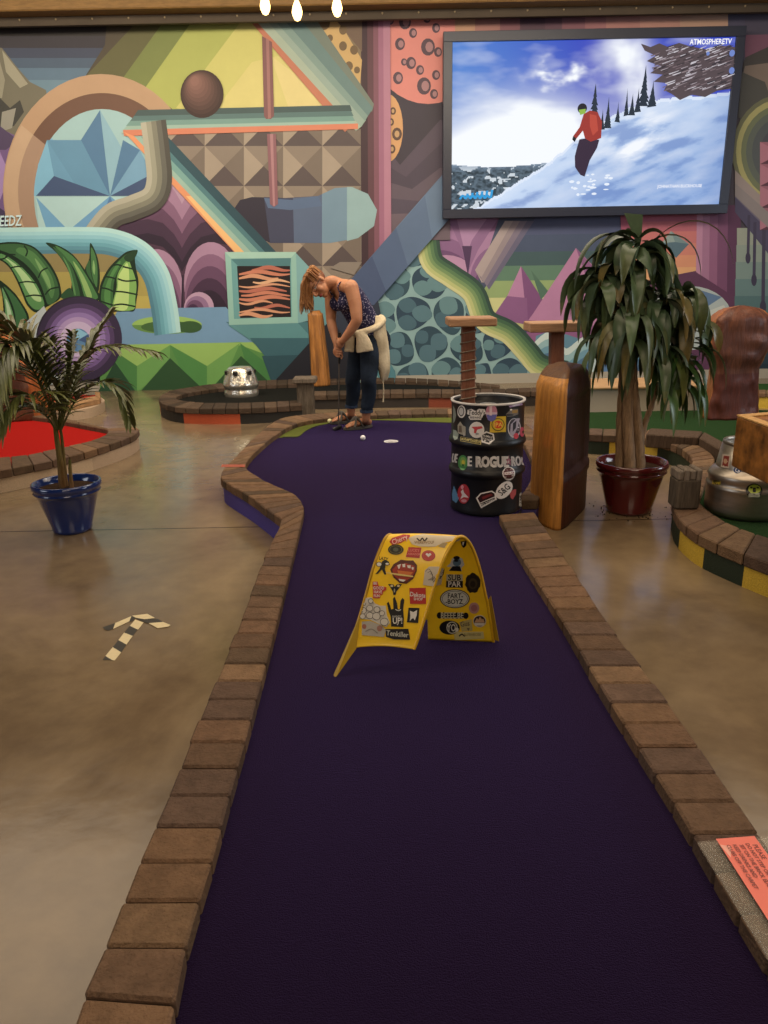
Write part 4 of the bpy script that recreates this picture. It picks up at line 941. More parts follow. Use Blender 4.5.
S('small round white sticker with dark emblem', lambda p: (kell(p,92,170,32,50,W_), kell(p,90,168,24,40,'#55585c'), kell(p,90,168,17,30,'#c0c0c0'), ktx(p,'K',90,168,36,'#333')) if False else (kell(p,92,170,32,50,W_), kell(p,90,168,24,40,'#55585c'), kell(p,90,168,17,30,'#c8c8c8')))
S('white outlined script word sticker', lambda p: (kpo(p,[(140,155),(170,148),(200,165),(230,148),(275,152),(285,185),(262,200),(245,235),(160,235),(145,210),(165,200),(135,190)],W_), ktx(p,'Teddy\'s',212,180,40,'#2a2a2c',4,.8), ktx(p,'BREWING',205,218,17,'#44464a',2,.9)))
S('tall oval pink and blue sticker', lambda p: (kell(p,327,178,45,68,'#c88aa0'), kpo(p,[(285,190),(370,188),(355,235),(325,250),(298,235)],'#6a6cb8'), kpo(p,[(284,176),(371,174),(370,192),(285,194)],'#d8c0d0'), kpo(p,[(310,125),(322,112),(332,125),(330,200),(312,200)],'#e8d0d8')))
S('yellow square sticker with orange round badge', lambda p: (kpo(p,[(320,212),(440,206),(440,330),(312,336)],'#d8b83c'), kell(p,378,272,52,52,'#6a5a28'), kell(p,378,272,44,44,'#d8b83c'), kell(p,378,272,34,30,'#d8482c'), ktx(p,'IPA',378,274,34,'#f0d060')))
S('round white sticker with red bird', lambda p: (kell(p,211,314,60,64,W_), kpo(p,[(170,290),(250,285),(258,300),(215,312),(205,340),(190,338),(192,310)],'#c84a50'), kell(p,215,345,14,8,'#9aa0a0')))
S('dark hexagon sticker with white border', lambda p: (kpo(p,[(240,352),(285,324),(345,345),(352,392),(310,430),(250,412)],W_), kpo(p,[(252,356),(288,336),(334,352),(340,388),(306,416),(260,402)],'#26282c'), ktx(p,'HUMBLE',296,366,17,W_,12,.9), ktx(p,'FORAGER',294,388,15,W_,12,.9)))
S('long narrow black sticker with yellow lettering', lambda p: (kpo(p,[(85,366),(248,398),(244,432),(82,402)],'#c0b070'), kpo(p,[(89,370),(244,401),(240,428),(86,399)],'#1c1c18'), ktx(p,'TRAVEL OREGON',165,400,18,'#d0c070',11,.8)))
S('grey figure sticker at left edge', lambda p: (kpo(p,[(62,275),(82,248),(104,280),(124,290),(124,360),(62,340)],'#a8a498'), kpo(p,[(72,280),(92,280),(96,335),(70,330)],'#6e6258'), ktx(p,'i',112,350,36,W_)))
S('grey leaf like sticker at far left', lambda p: kpo(p,[(26,120),(42,150),(50,200),(40,245),(25,262)],'#7e8a84'))
S('pale round sticker at far left', lambda p: kpo(p,[(25,312),(50,318),(70,350),(60,385),(38,396),(25,372)],'#9aa8a0'))
S('red and white scribbled bottle cap sticker', lambda p: (kell(p,505,300,52,78,'#c8c4cc'), kell(p,505,295,44,68,'#3c3440'), kpo(p,[(478,270),(520,225),(548,222),(530,300),(500,360),(470,350)],'#b0a8b8'), kpo(p,[(494,262),(522,240),(516,300),(492,330)],'#26222c'), kell(p,518,362,20,24,'#d04858'), kell(p,565,330,18,40,'#c45068')))
S('small bronze fish sticker', lambda p: (kpo(p,[(440,190),(480,150),(535,148),(538,190),(500,205),(450,212)],'#777068'), kpo(p,[(488,160),(532,156),(530,180),(490,182)],'#a8843c'), kell(p,480,155,9,7,'#e8e0d0'), kell(p,470,196,30,8,'#3a3836')))
S('pink and white strip sticker under the rim', lambda p: (kpo(p,[(462,124),(565,98),(572,118),(470,138)],'#a890b8'), kpo(p,[(480,124),(520,112),(560,112),(500,128)],'#e0dce8')))
S('white block letters ROGUE across the front of the keg', lambda p: [(ktx(p,'ROGUE',332+dx,570+dy,84,W_,0,.68), setattr(p,'k',p.k-1)) for dx in (-4,0,4) for dy in (-3,3)])
S('white block letters ROG at the right of the keg', lambda p: [(ktx(p,'ROG',540+dx,562,80,'#c8c4c4',-4,.5), setattr(p,'k',p.k-1)) for dx in (-3,0,3)])
S('white block letters UE at the left of the keg', lambda p: [(ktx(p,'UE',38+dx,540,72,'#c8c4c4',8,.36), setattr(p,'k',p.k-1)) for dx in (-2,0,2)])
S('white block letter E beside the green sticker', lambda p: [(ktx(p,'E',155+dx,566,80,W_,2,.6), setattr(p,'k',p.k-1)) for dx in (-4,0,4)])
S('red star between the ROGUE words', lambda p: kpo(p,[(462,510),(470,545),(490,548),(474,562),(480,596),(462,576),(446,596),(450,562),(436,548),(455,545)],'#a06878'))
S('green round sticker with yellow hop', lambda p: (kell(p,102,572,38,60,'#4a8a50'), kell(p,104,565,24,38,'#7aa858'), kell(p,106,570,13,20,'#c8c048'), kell(p,104,592,10,10,'#2c6a3c')))
S('round red and white badge sticker', lambda p: (kell(p,462,658,50,54,W_), kell(p,462,655,42,44,'#5a2c30'), kpo(p,[(425,650),(500,640),(502,662),(428,668)],W_), ktx(p,'CAVALIER',463,655,14,'#8a2c30',-5,.9)))
S('blue drop sticker', lambda p: kpo(p,[(32,752),(52,800),(72,850),(50,890),(22,870),(16,820)],'#5a88b0'))
S('red disc sticker with white cross shapes', lambda p: (kell(p,108,818,48,78,'#a8323c'), kpo(p,[(86,800),(104,780),(112,808),(140,838),(150,850),(112,842),(82,860),(96,826)],'#d8ccd0'), kell(p,98,764,12,16,'#d890a0'), kell(p,112,872,22,12,'#c88a98')))
S('white framed dark plaque sticker', lambda p: (kpo(p,[(205,850),(240,812),(330,792),(360,812),(368,862),(245,932)],W_), kpo(p,[(218,852),(246,820),(326,802),(350,816),(352,838),(235,888)],'#33181a'), kpo(p,[(250,842),(325,815),(335,828),(258,862)],'#7a2c30'), kpo(p,[(238,892),(352,846),(356,862),(248,916)],'#3a3a3c'), ktx(p,'HELL ROARING',300,884,18,W_,-22,.85)))
S('white oval sticker reading S&G', lambda p: (kell(p,426,788,82,52,W_,-48), ktx(p,'S&G',428,786,52,'#1c1c20',-42,.8)))
S('small red heart sticker', lambda p: kpo(p,[(470,812),(488,790),(502,782),(522,782),(518,820),(494,862),(478,850)],'#b85458'))
S('narrow cream sticker at right edge', lambda p: (kpo(p,[(548,818),(572,790),(578,860),(560,918),(542,912)],'#c8c4b8'), kpo(p,[(556,840),(568,820),(568,860),(556,890)],'#5a5a52')))
# the post and shelf standing in the keg, and its twin
def drink_post(label, xc, yb, top_y, x0, x1, z0, Yc, thick_px, w_, grp, rope):
    t = thing('drink_stand', label, 'drink stand', (W(xc, 400, Yc).x, Yc, z0), grp)
    zt_ = W(xc, top_y, Yc).z; xl = W(x0, top_y, Yc).x; xr = W(x1, top_y, Yc).x; th_ = thick_px*.0057; X = W(xc, top_y+20, Yc).x
    m = MB(); m.box(((xl+xr)/2, Yc, zt_-th_/2), (xr-xl, .25, th_), '#b08868', bevel=.006); m.build('top_board', M_woodh, t)
    Xb = W(xc, yb, Yc).x
    m = MB(); m.prism([V((Xb-w_/2, Yc-w_/2, z0)), V((Xb+w_/2, Yc-w_/2, z0)), V((Xb+w_/2, Yc+w_/2, z0)), V((Xb-w_/2, Yc+w_/2, z0))],
                    [V((X-w_/2, Yc-w_/2, zt_-th_)), V((X+w_/2, Yc-w_/2, zt_-th_)), V((X+w_/2, Yc+w_/2, zt_-th_)), V((X-w_/2, Yc+w_/2, zt_-th_))], '#7c4e3a', .005); m.build('post', M_wood, t)
    if rope:
        m = MB(); pts = []
        for k in range(8*16+1):
            f = k/(8*16); a = 2*PI*k/16 * .999; zz_ = z0+.02 + (zt_-th_-z0-.04)*f; sq = [math.cos(a), math.sin(a)]; mx_ = max(abs(sq[0]), abs(sq[1])); r = w_/2+.004
            pts.append(V((Xb+(X-Xb)*f + sq[0]/mx_*r, Yc + sq[1]/mx_*r, zz_)))
        m.tube(pts, .0035, '#8f8070', 6); m.build('rope', M_knit, t)
drink_post('small wooden drink stand with rope wound post rising out of the black keg', 468, 402, 317, 447, 494, ZC+KH*.925, kc.y, 7.5, .07, 'wooden drink stands', True)
drink_post('small wooden drink stand with plain post behind the tall stump by the potted tree', 556, 480, 321.5, 527, 580, 0, 4.9, 10, .082, 'wooden drink stands', False)
# steel keg right
kz = ZC; R2 = .205; c2 = P(763, 523, kz); c2 = V((c2.x, c2.y+R2, 0)); k2 = thing('steel_keg', 'bare steel keg with a few stickers on the green carpet beside the timber block', 'keg', (c2.x, c2.y, kz))
H2 = W(740, 446, c2.y-.1).z - kz
pr = [(R2*.93,kz),(R2*1.02,kz+.02),(R2*1.03,kz+H2*.10),(R2*1.02,kz+H2*.3),(R2*1.03,kz+H2*.38),(R2*1.045,kz+H2*.41),(R2*1.0,kz+H2*.44),(R2*.985,kz+H2*.46),(R2*.99,kz+H2*.5),(R2*1.02,kz+H2*.54),(R2*.99,kz+H2*.58),(R2*.93,kz+H2*.62),(R2*.8,kz+H2*.68),(R2*.55,kz+H2*.735),(.03,kz+H2*.76),(.03,kz+H2*.82),(.001,kz+H2*.82)]
m = MB(); m.lathe(pr, (c2.x, c2.y, 0), '#b5aa9c', 64, caps=False); kb2 = m.build('keg_body', M_steel, k2)
m = MB(); rr = R2*.86
m.lathe([(rr*1.0,kz+H2*.60),(rr*.98,kz+H2*.66),(rr*.86,kz+H2*.97),(rr*.80,kz+H2*.97),(rr*.9,kz+H2*.62)], (c2.x, c2.y, 0), '#b5aa9c', 48, caps=False)
for a0, a1 in ():
    n = 14
    for k in range(n):
        aa, ab = math.radians(a0+(a1-a0)*k/n), math.radians(a0+(a1-a0)*(k+1)/n); e = (k == 0 or k == n-1)
        for (ro, ri) in ((1, .93),):
            q = [V((c2.x+rr*math.cos(t)*s_, c2.y+rr*math.sin(t)*s_, 0)) for t, s_ in ((aa, 1), (ab, 1), (ab, .94), (aa, .94))]
            lo = kz+H2*.60; lo2 = kz+H2*(.60 if e else .93); taper = lambda p: V((c2.x+(p.x-c2.x)*.84, c2.y+(p.y-c2.y)*.84, 0))
            b1 = [V((p.x, p.y, lo2)) for p in (q if e else [taper(x) for x in q])]; t1 = [V((taper(p).x, taper(p).y, kz+H2)) for p in q]
            m.prism(b1, t1, '#8f8578', 0)
m.lathe([(rr*.79,kz+H2*.985),(rr*.80,kz+H2*1.01),(rr*.84,kz+H2*1.015),(rr*.855,kz+H2*.99),(rr*.84,kz+H2*.97)], (c2.x, c2.y, 0), '#a09688', 48, caps=False)
hr = m.build('handle_ring', M_steel, k2)
_f1, _f2 = caster(kb2), caster(hr)
def k2f(x, y, h):
    a, b = _f1(x, y, h), _f2(x, y, h)
    if a is None or b is None: return a or b
    return a if (a-CAM).length < (b-CAM).length else b
def K2(x, y): return (660 + x*108/503., 380 + y*220/1024.)
def s2(lb, f): sticker(k2, k2f, lb, f, 3)
s2('round black sticker with yellow tree', lambda p: (p.ell(*K2(438,515), 8.4, 7.2, '#16181a', 0, 22), p.ell(*K2(440,508), 6.2, 4.8, '#a8b840', 0, 20), p.poly([K2(432,500),K2(446,500),K2(446,540),K2(432,540)], '#16181a'), p.ell(*K2(425,500), 1.3, .9, '#16181a'), p.ell(*K2(455,500), 1.3, .9, '#16181a'), p.rect(*K2(412,528), *K2(464,545), '#d8dcc8')))
s2('round blue sticker with letter G', lambda p: (p.ell(*K2(360,420), 3.7, 3.3, '#2a3a6a'), p.text('G', *K2(361,421), 5, '#f0f0f4')))
s2('small yellow word sticker', lambda p: (p.poly([K2(246,465),K2(282,470),K2(282,490),K2(246,485)], '#3a3420'), p.text('level', *K2(264,478), 4.2, '#d0b840', 3, .8)))
s2('red and white rectangular sticker on the shoulder', lambda p: (p.poly([K2(292,345),K2(330,348),K2(322,412),K2(284,405)], '#c8b8a8'), p.poly([K2(298,352),K2(324,355),K2(317,404),K2(290,399)], '#8a3a30'), p.ell(*K2(306,378), 1.8, 2.6, '#c8a080')))
# dented chrome dome on the black carpet
cz = ZC; q = P(239, 398, cz); rad = .185; qc = V((q.x, q.y+rad, 0)); Hc = W(239, 366, qc.y).z - cz
dk = thing('keg_dome', 'shiny dented chrome half keg dome on the black carpet at the back', 'keg', (qc.x, qc.y, cz))
m = MB(); n = 56; pr = [(.185,0),(.192,.02),(.19,.06),(.178,.075),(.185,.09),(.198,.11),(.2,.135),(.19,.16),(.175,.2),(.15,.27),(.135,.3),(.12,.315),(.07,.32),(.001,.325)]
pr = [(r, z/.325*Hc) for r, z in pr]
m.lathe([(r, cz+z) for r, z in pr], (qc.x, qc.y, 0), '#f0e8d8', n, caps=False)
o = m.build('keg_body', M_chrome, dk)
for v in o.data.vertices:
    p = v.co; a = math.atan2(p.y, p.x); zr = (p.z)/Hc
    if .45 < zr < .98: k = 1 + .07*math.sin(a*7 + 3*math.sin(zr*9)) * math.sin((zr-.45)/.53*PI); p.x *= k; p.y *= k
for a in range(0, 360, 60):
    aa = math.radians(a+20); m = MB(); m.box((qc.x+.158*math.cos(aa), qc.y+.158*math.sin(aa), cz+Hc*.8), (.03, .055, .05), '#1a1814', rot=aa, bevel=.01); m.build('handle_slot', M_rubber, dk)
# ================================================================ slab table, glass
yt = 3.3; z1 = W(735,416,yt).z; z0_ = W(736,466,yt).z; xl = W(735,430,yt).x
tb_ = thing('slab_table', 'thick burl wood slab table cut off by the right edge', 'table', (xl+.5, yt+.2, 0))
m = MB(); A0 = V((xl, yt, 0)); dx_ = P(768,428,z1)-W(735,416,yt); dx_ = dx_.normalized()*.8; dy_ = P(768,413.3,z1)-W(735,416,yt); dy_ = dy_.normalized()*.75; dx_.z = dy_.z = 0
lo = [A0, A0+dx_, A0+dx_+dy_, A0+dy_]
m.prism([V((p.x, p.y, z0_)) for p in lo], [V((p.x, p.y, z1)) for p in lo], '#8a5a28', .006); m.build('slab', M_burl, tb_)
m = MB(); k = .035; up = V((0,0,z1+.001))
def inset(p, c_): return p.lerp(c_, .0)
cc = (lo[0]+lo[2])/2; ins = [p + (cc-p).normalized()*.06 for p in lo]
for i in range(4):
    a, b, c_, d = lo[i], lo[(i+1) % 4], ins[(i+1) % 4], ins[i]; m.prism([x+V((0,0,z1)) for x in (a, b, c_, d)], [x+V((0,0,z1+.006)) for x in (a, b, c_, d)], '#c89a5c', 0)
m.build('top_rim', M_wood, tb_)
for f in ((.5, .3), (.92, .1), (.2, .9), (.85, .85)):
    p = A0 + dx_*f[0] + dy_*f[1]; m = MB(); m.box((p.x, p.y, z0_/2), (.07, .07, z0_), '#5a3a20', bevel=.005); m.build('leg', M_wood, tb_)
g = A0 + dx_*.1 + dy_*.26; g = V((g.x+.0, g.y, z1+.001))
m = MB(); m.lathe([(.028,.002),(.034,.004),(.037,.08),(.039,.13),(.0365,.13),(.034,.08),(.030,.012),(.001,.01)], g, '#c8c0d8', 28, caps=False)
tag(m.build('drinking_glass', M_glass, None, g), 'clear drinking glass on the burl slab table', 'glass')
# ================================================================ yellow arch
AX0, AY0 = .088, 2.27; _e = P(493.5, 642, ZC); SPX, SPY = _e.x-AX0, _e.y-AY0
prof_ = [(0,.205),(.1,.28),(.2,.366),(.3,.455),(.4,.515),(.5,.549),(.6,.543),(.7,.497),(.8,.41),(.9,.285),(.96,.187),(1,ZC+.001)]
NS = 120; NU = 56
def zs(s):
    for i in range(len(prof_)-1):
        if s <= prof_[i+1][0]:
            g = lambda k: prof_[max(0, min(len(prof_)-1, k))][1]
            t = (s-prof_[i][0])/(prof_[i+1][0]-prof_[i][0]); p0, p1, p2, p3 = g(i-1), g(i), g(i+1), g(i+2)
            return .5*((2*p1)+(p2-p0)*t+(2*p0-5*p1+4*p2-p3)*t*t+(3*p1-p0-3*p2+p3)*t**3)
    return ZC+.001
def surf(u, s): # u 0 right rim .. 1 left rim
    wd = -.212 - .12*s**3
    return V((AX0 + SPX*s + wd*u, AY0 + SPY*s + .015*u + .03*u*s, zs(s) + .01*math.sin(PI*u)*(1-s)))
vs = []; fs = []; cs = []
idx = {}
for j in range(NS+1):
    for i in range(NU+1): idx[(i, j)] = len(vs); vs.append(surf(i/NU, j/NS))
for j in range(NS):
    for i in range(NU):
        s_ = (j+.5)/NS; u_ = (i+.5)/NU
        if s_ > .8 and ((1-s_)/.115)**2 + ((u_-.86)/.17)**2 < 1.0: continue
        fs.append((idx[(i, j)], idx[(i+1, j)], idx[(i+1, j+1)], idx[(i, j+1)])); cs.append(mixc('#ffd020', '#d8b424', max(0, (abs(s_-.5)-.32)*2.5)))  # yellow darkens towards both feet, shading put into the colour
arch_t = thing('ramp_arch', 'bent yellow plastic arch covered in stickers standing on the purple carpet', 'arch obstacle', ((AX0+SPX/2), AY0+.15, ZC))
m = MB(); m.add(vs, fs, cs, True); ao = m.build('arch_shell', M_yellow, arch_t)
md = ao.modifiers.new('s', 'SOLIDIFY'); md.thickness = .005; md.offset = 0
def rim_tube(u): return [surf(u, j/NS) for j in range(NS+1)]
m = MB(); m.tube(rim_tube(0), .0055, '#d8a81c', 8); m.tube(rim_tube(1)[:int(NS*.8)], .0055, '#c89a18', 8); m.build('rolled_edge', M_yellow, arch_t)
# torn flap reaching the carpet at near left, small tab at far right
L0 = surf(1, .14); L1 = surf(.94, 0); tip = P(335, 677, ZC+.001); m = MB()
m.prism([L0, L1, tip, tip+V((-.006,.012,0))], [L0+V((0,-.004,.002)), L1+V((.012,-.004,0)), tip+V((.006,-.002,.004)), tip+V((-.004,.01,.006))], '#b89418', 0); m.build('torn_flap', M_yellow, arch_t)
R0 = surf(0, .9); R1 = surf(0, .99); m = MB(); m.prism([R0, R1, R1+V((.02,-.01,-.005)), R0+V((.012,0,.02))], [x+V((.002,.004,0)) for x in (R0, R1, R1+V((.02,-.01,-.005)), R0+V((.012,0,.02)))], '#a8861c', 0); m.build('torn_flap', M_yellow, arch_t)
afn = caster(ao, .0036)
def A1(x, y): return (340 + x*90/737., 525 + y*125/1024.)
def A2(x, y): return (410 + x*90/737., 525 + y*125/1024.)
def SA(lb, f, mp=A1):
    class T:
        def __init__(s, p): s.p = p
        def po(s, pts, c): s.p.poly([mp(*q) for q in pts], c)
        def el(s, x, y, rx, ry, c, rot=0): X, Y_ = mp(x, y); s.p.ell(X, Y_, rx*.1221, ry*.1221, c, rot, 22)
        def tx(s, t, x, y, h, c, rot=0, wx=1): X, Y_ = mp(x, y); s.p.text(t, X, Y_, h*.1221, c, rot, wx)
        def bd(s, pts, w0, w1, c): s.p.band([mp(*q) for q in pts], w0*.1221, w1*.1221, c, 4)
    sticker(arch_t, afn, lb, lambda p: f(T(p)), 3)
K0 = '#1a1818'; WH = '#e4e0d8'; RD = '#b8302a'
SA('red script lettering sticker near the top', lambda t: (t.po([(405,140),(430,110),(520,85),(575,88),(570,110),(500,150),(430,165)],RD), t.tx('Cherry',490,125,42,'#e8c0b0',-20,.8)))
SA('white rounded sticker with black W mark across the top', lambda t: (t.po([(560,110),(600,95),(680,82),(780,92),(880,95),(985,100),(975,122),(840,150),(780,178),(660,178),(590,160)],'#d9cbb0'), t.bd([(630,112),(655,132),(675,112),(692,132),(715,110)],-5,5,K0), t.tx('WEREWOLF',690,146,24,'#9a7a50',0,.9)))
SA('small round black sticker with ring', lambda t: (t.el(458,203,64,42,'#2c2c22'), t.el(458,203,52,32,'#8a8040'), t.el(458,203,48,29,'#2c2c22'), t.el(458,203,22,16,'#5a6050')))
SA('red square sticker with fine print', lambda t: (t.po([(562,182),(668,188),(652,272),(540,262)],RD), t.tx('LUCKY',605,210,24,'#e08070',3,.9), t.tx('LABRADOR',602,240,18,'#e08070',3,.9)))
SA('red oval sticker with white heart', lambda t: (t.el(725,252,56,44,RD), t.el(725,252,48,37,'#d06050'), t.el(725,252,45,34,'#c03a30'), t.po([(700,240),(712,230),(724,238),(738,230),(750,242),(724,264)],WH)))
SA('black running figure sticker', lambda t: (t.po([(345,300),(375,285),(400,300),(410,325),(375,330),(370,360),(380,405),(365,405),(345,365),(310,400),(290,402),(325,360),(335,330)],K0), t.el(322,322,24,20,K0), t.el(322,322,19,15,WH), t.el(385,318,22,14,K0), t.el(388,318,14,8,WH), t.tx('LAZY',358,278,26,K0,8,.9)))
SA('open mouth sticker with brown lips and teeth', lambda t: (t.po([(412,365),(440,320),(500,285),(545,290),(600,290),(632,330),(630,375),(600,440),(545,480),(490,475),(440,430)],'#5a2418'), t.po([(430,365),(470,325),(540,312),(610,335),(618,375),(590,425),(540,455),(480,445),(440,410)],'#a83a28'), t.po([(470,330),(500,318),(490,355),(480,360)],WH), t.po([(510,322),(535,318),(535,345),(515,345)],WH), t.po([(550,330),(580,330),(578,355),(556,350)],WH), t.po([(588,342),(606,348),(600,368),(588,362)],WH), t.po([(470,370),(600,385),(580,410),(480,400)],'#d8783c'), t.po([(380,385),(500,400),(600,415),(600,425),(480,412),(380,392)],'#e8d080'), t.po([(480,438),(540,448),(520,462),(490,455)],WH)))
SA('pale sticker with tangled line drawing', lambda t: (t.po([(695,370),(730,340),(800,340),(850,350),(830,480),(760,500),(680,490)],'#c8bca8'), [t.bd([(700+q*18,380+q*10),(730+q*12,360+q*22),(760,420+q*12),(720+q*14,450)],-2,2,'#5c5048') for q in range(5)]))
SA('red sticker reading BE GOOD HAVE FUN', lambda t: (t.po([(268,462),(308,462),(318,498),(382,508),(380,530),(356,545),(350,568),(330,575),(330,600),(272,598)],'#c8402c'), t.tx('BE',290,478,24,WH,0,.9), t.tx('GOOD',318,516,27,WH,0,.8), t.tx('HAVE',312,548,25,WH,0,.8), t.tx('FUN',302,580,24,WH,0,.8)))
SA('small black goggles sticker', lambda t: (t.po([(395,482),(440,486),(448,505),(465,486),(510,482),(490,510),(462,545),(456,572),(438,572),(434,545),(415,512)],K0), t.el(425,498,12,9,'#d8c8a0'), t.el(480,498,12,9,'#d8c8a0'), t.el(447,535,6,16,'#a8a090')))
SA('red square sticker with white script', lambda t: (t.po([(568,515),(702,512),(705,645),(574,645)],RD), t.tx('Dakota',636,572,38,WH,6,.85), t.tx('SHOP',640,606,24,WH,3,.9)))
SA('black hand holding up three fingers sticker', lambda t: (t.po([(385,640),(398,626),(412,660),(420,690),(438,685),(435,600),(450,585),(468,640),(475,690),(490,690),(496,620),(512,595),(528,612),(518,690),(524,760),(520,835),(420,830),(415,745),(398,700)],K0), t.tx('UP!',472,785,52,WH,0,.8), t.tx('HANDS',466,748,18,'#b8b8b0',0,.9), t.bd([(455,690),(480,700),(500,690)],-3,3,'#d8d8d0'), t.tx('+',472,815,18,WH)))
SA('white sticker of drawn fists and faces', lambda t: (t.po([(160,640),(190,600),(260,590),(285,640),(330,660),(375,660),(385,740),(410,800),(380,835),(345,820),(250,775),(165,765)],'#d6d0c4'), [ (t.el(x,y,r,r*.95,'#3a3634'), t.el(x,y,r-4,r*.95-4,'#d6d0c4')) for x, y, r in ((190,700,30),(245,740,30),(300,745,34),(245,680,28),(305,690,27),(345,720,24),(195,640,22),(255,620,22),(365,790,34),(190,745,24))]))
SA('pale patterned sticker low on the arch', lambda t: (t.po([(180,790),(250,785),(340,820),(378,860),(360,915),(180,900)],'#b4aea2'), t.el(200,830,18,20,'#a06858'), t.el(325,845,22,24,'#a87a6a'), t.bd([(210,870),(260,850),(310,885)],-4,4,'#8a847a')))
SA('black square sticker with white dog', lambda t: (t.po([(562,675),(652,678),(640,802),(548,795)],K0), t.po([(572,700),(600,712),(632,695),(628,740),(612,780),(600,760),(585,770),(572,785),(576,740)],WH)))
SA('black sticker with torn edge and white script', lambda t: (t.po([(372,850),(560,848),(575,938),(440,935),(378,915)],K0), t.tx('Tenkiller',470,892,44,'#c8c8b8',6,.85)))
SA('dark clip sticker at the top of the rim', lambda t: (t.po([(415,128),(465,120),(462,160),(440,182),(425,165)],K0), t.po([(430,132),(444,130),(438,160),(430,158)],WH)), A2)
SA('grey scratched patch near the top rim', lambda t: (t.po([(232,178),(262,145),(308,150),(282,188)],'#a89468'),), A2)
SA('round person in sunglasses sticker inside', lambda t: (t.po([(345,270),(385,245),(430,270),(445,320),(420,345),(425,372),(318,368),(340,340),(300,335),(330,310)],'#b8bcc0'), t.el(385,300,34,32,'#5a7488'), t.el(382,262,26,16,K0), t.po([(350,330),(410,330),(422,372),(320,368)],K0), t.el(378,285,20,9,K0)), A2)
SA('black and white sticker reading SUB PAR', lambda t: (t.po([(300,398),(430,400),(432,452),(298,450)],'#bcb8a0'), t.po([(298,452),(434,452),(434,508),(295,505)],K0), t.tx('SUB',364,426,50,K0,0,.92), t.tx('PAR',364,480,48,WH,0,.92)), A2)
SA('round ragged black sticker inside', lambda t: (t.po([(515+62*(1+.09*math.sin(k*2.9))*math.cos(k*.33), 470+82*(1+.09*math.sin(k*2.3))*math.sin(k*.33)) for k in range(19)],'#2a2418'), t.el(515,475,36,44,'#4a4028'), t.el(515,478,22,28,'#2a2418')), A2)
SA('dark round sticker edge at inner left', lambda t: (t.po([(285,350),(275,400),(235,455),(255,395)],'#26241a'),), A2)
SA('white oval sticker reading FART BOYZ', lambda t: (t.el(368,598,122,78,'#3a3a34'), t.el(368,598,114,71,'#c8c8bc'), t.el(368,598,106,64,'#3a3a34'), t.el(368,598,102,61,'#c8c8bc'), t.tx('FART-',372,575,42,K0,0,.85), t.tx('-BOYZ',362,622,42,K0,0,.85)), A2)
SA('small round pink sticker inside', lambda t: (t.el(525,675,42,46,'#b88a80'), t.el(525,675,26,28,'#a06a68')), A2)
SA('row of rounded black and white letters inside', lambda t: ([t.el(242+i*36,735,22,26,K0) for i in range(7)], t.tx('BEEEE.BE',345,735,50,'#c8c4a8',0,.72)), A2)
SA('black oval sticker with white monogram', lambda t: (t.el(325,835,84,58,K0), t.el(345,835,46,50,'#c8c4b4'), t.el(345,835,38,42,K0), t.tx('YO',340,838,62,'#d8d4c4',0,.6), t.el(385,850,14,18,'#d8d4c4')), A2)
SA('pale script sticker low inside', lambda t: (t.po([(405,790),(505,765),(512,860),(425,868)],'#b8a868'), t.tx('Gus',450,805,44,'#6a6048',-8,.8), t.po([(465,838),(490,838),(478,862)],'#6a6048')), A2)
SA('round mountain badge sticker', lambda t: (t.el(570,782,54,50,'#d8d0c0'), t.el(570,782,48,44,'#3a2820'), t.po([(528,792),(548,755),(560,770),(572,742),(590,768),(600,760),(612,792)],'#c8a078'), t.po([(525,795),(615,795),(600,818),(540,818)],'#d8d0c0')), A2)
SA('cream strip sticker with small mountain mark', lambda t: (t.po([(358,870),(600,868),(608,925),(368,938)],'#cabd80'), t.bd([(402,905),(425,888),(440,900),(452,905)],-5,5,K0), t.tx('ALPENROSE',510,892,22,'#8a7a48',0,.9)), A2)
# ================================================================ tape arrow on the floor
ta = thing('tape_arrow', 'arrow of black and white striped tape stuck on the concrete floor', 'floor marking', (P(137,632).x, P(137,632).y, 0))
def TA(x, y): return (90 + x*100/768., 600 + y*70/538.)
def tape(polys, z):
    pz = Paint(lambda x, y, h: P(x, y, z + h*.2), .0003)
    for pts, c in polys: pz.poly([TA(*q) for q in pts], c)
    pz.build('tape_strip', M_tape, ta)
BK, CR = '#34302a', '#d8c8a0'
tape([([(97,460),(118,430),(172,462)],BK),([(118,430),(175,362),(240,402),(190,464),(172,462)],CR),([(175,362),(218,308),(280,342),(240,402)],BK),([(218,308),(262,250),(328,276),(280,342)],CR),([(262,250),(306,198),(364,226),(328,276)],BK),([(306,198),(348,150),(412,172),(372,226),(364,226)],CR)], .0012)
tape([([(97,210),(195,176),(178,222),(140,234),(118,228)],BK),([(195,176),(318,124),(302,164),(178,222)],CR),([(318,124),(352,136),(330,160),(302,166)],BK)], .002)
tape([([(322,120),(440,106),(500,138),(420,148),(352,136)],CR),([(352,136),(420,148),(412,168),(378,152)],BK),([(425,146),(500,146),(560,168),(450,178),(412,168)],BK),([(500,146),(520,144),(560,168)],BK),([(450,178),(560,168),(620,192),(600,204),(520,216)],CR)], .0028)
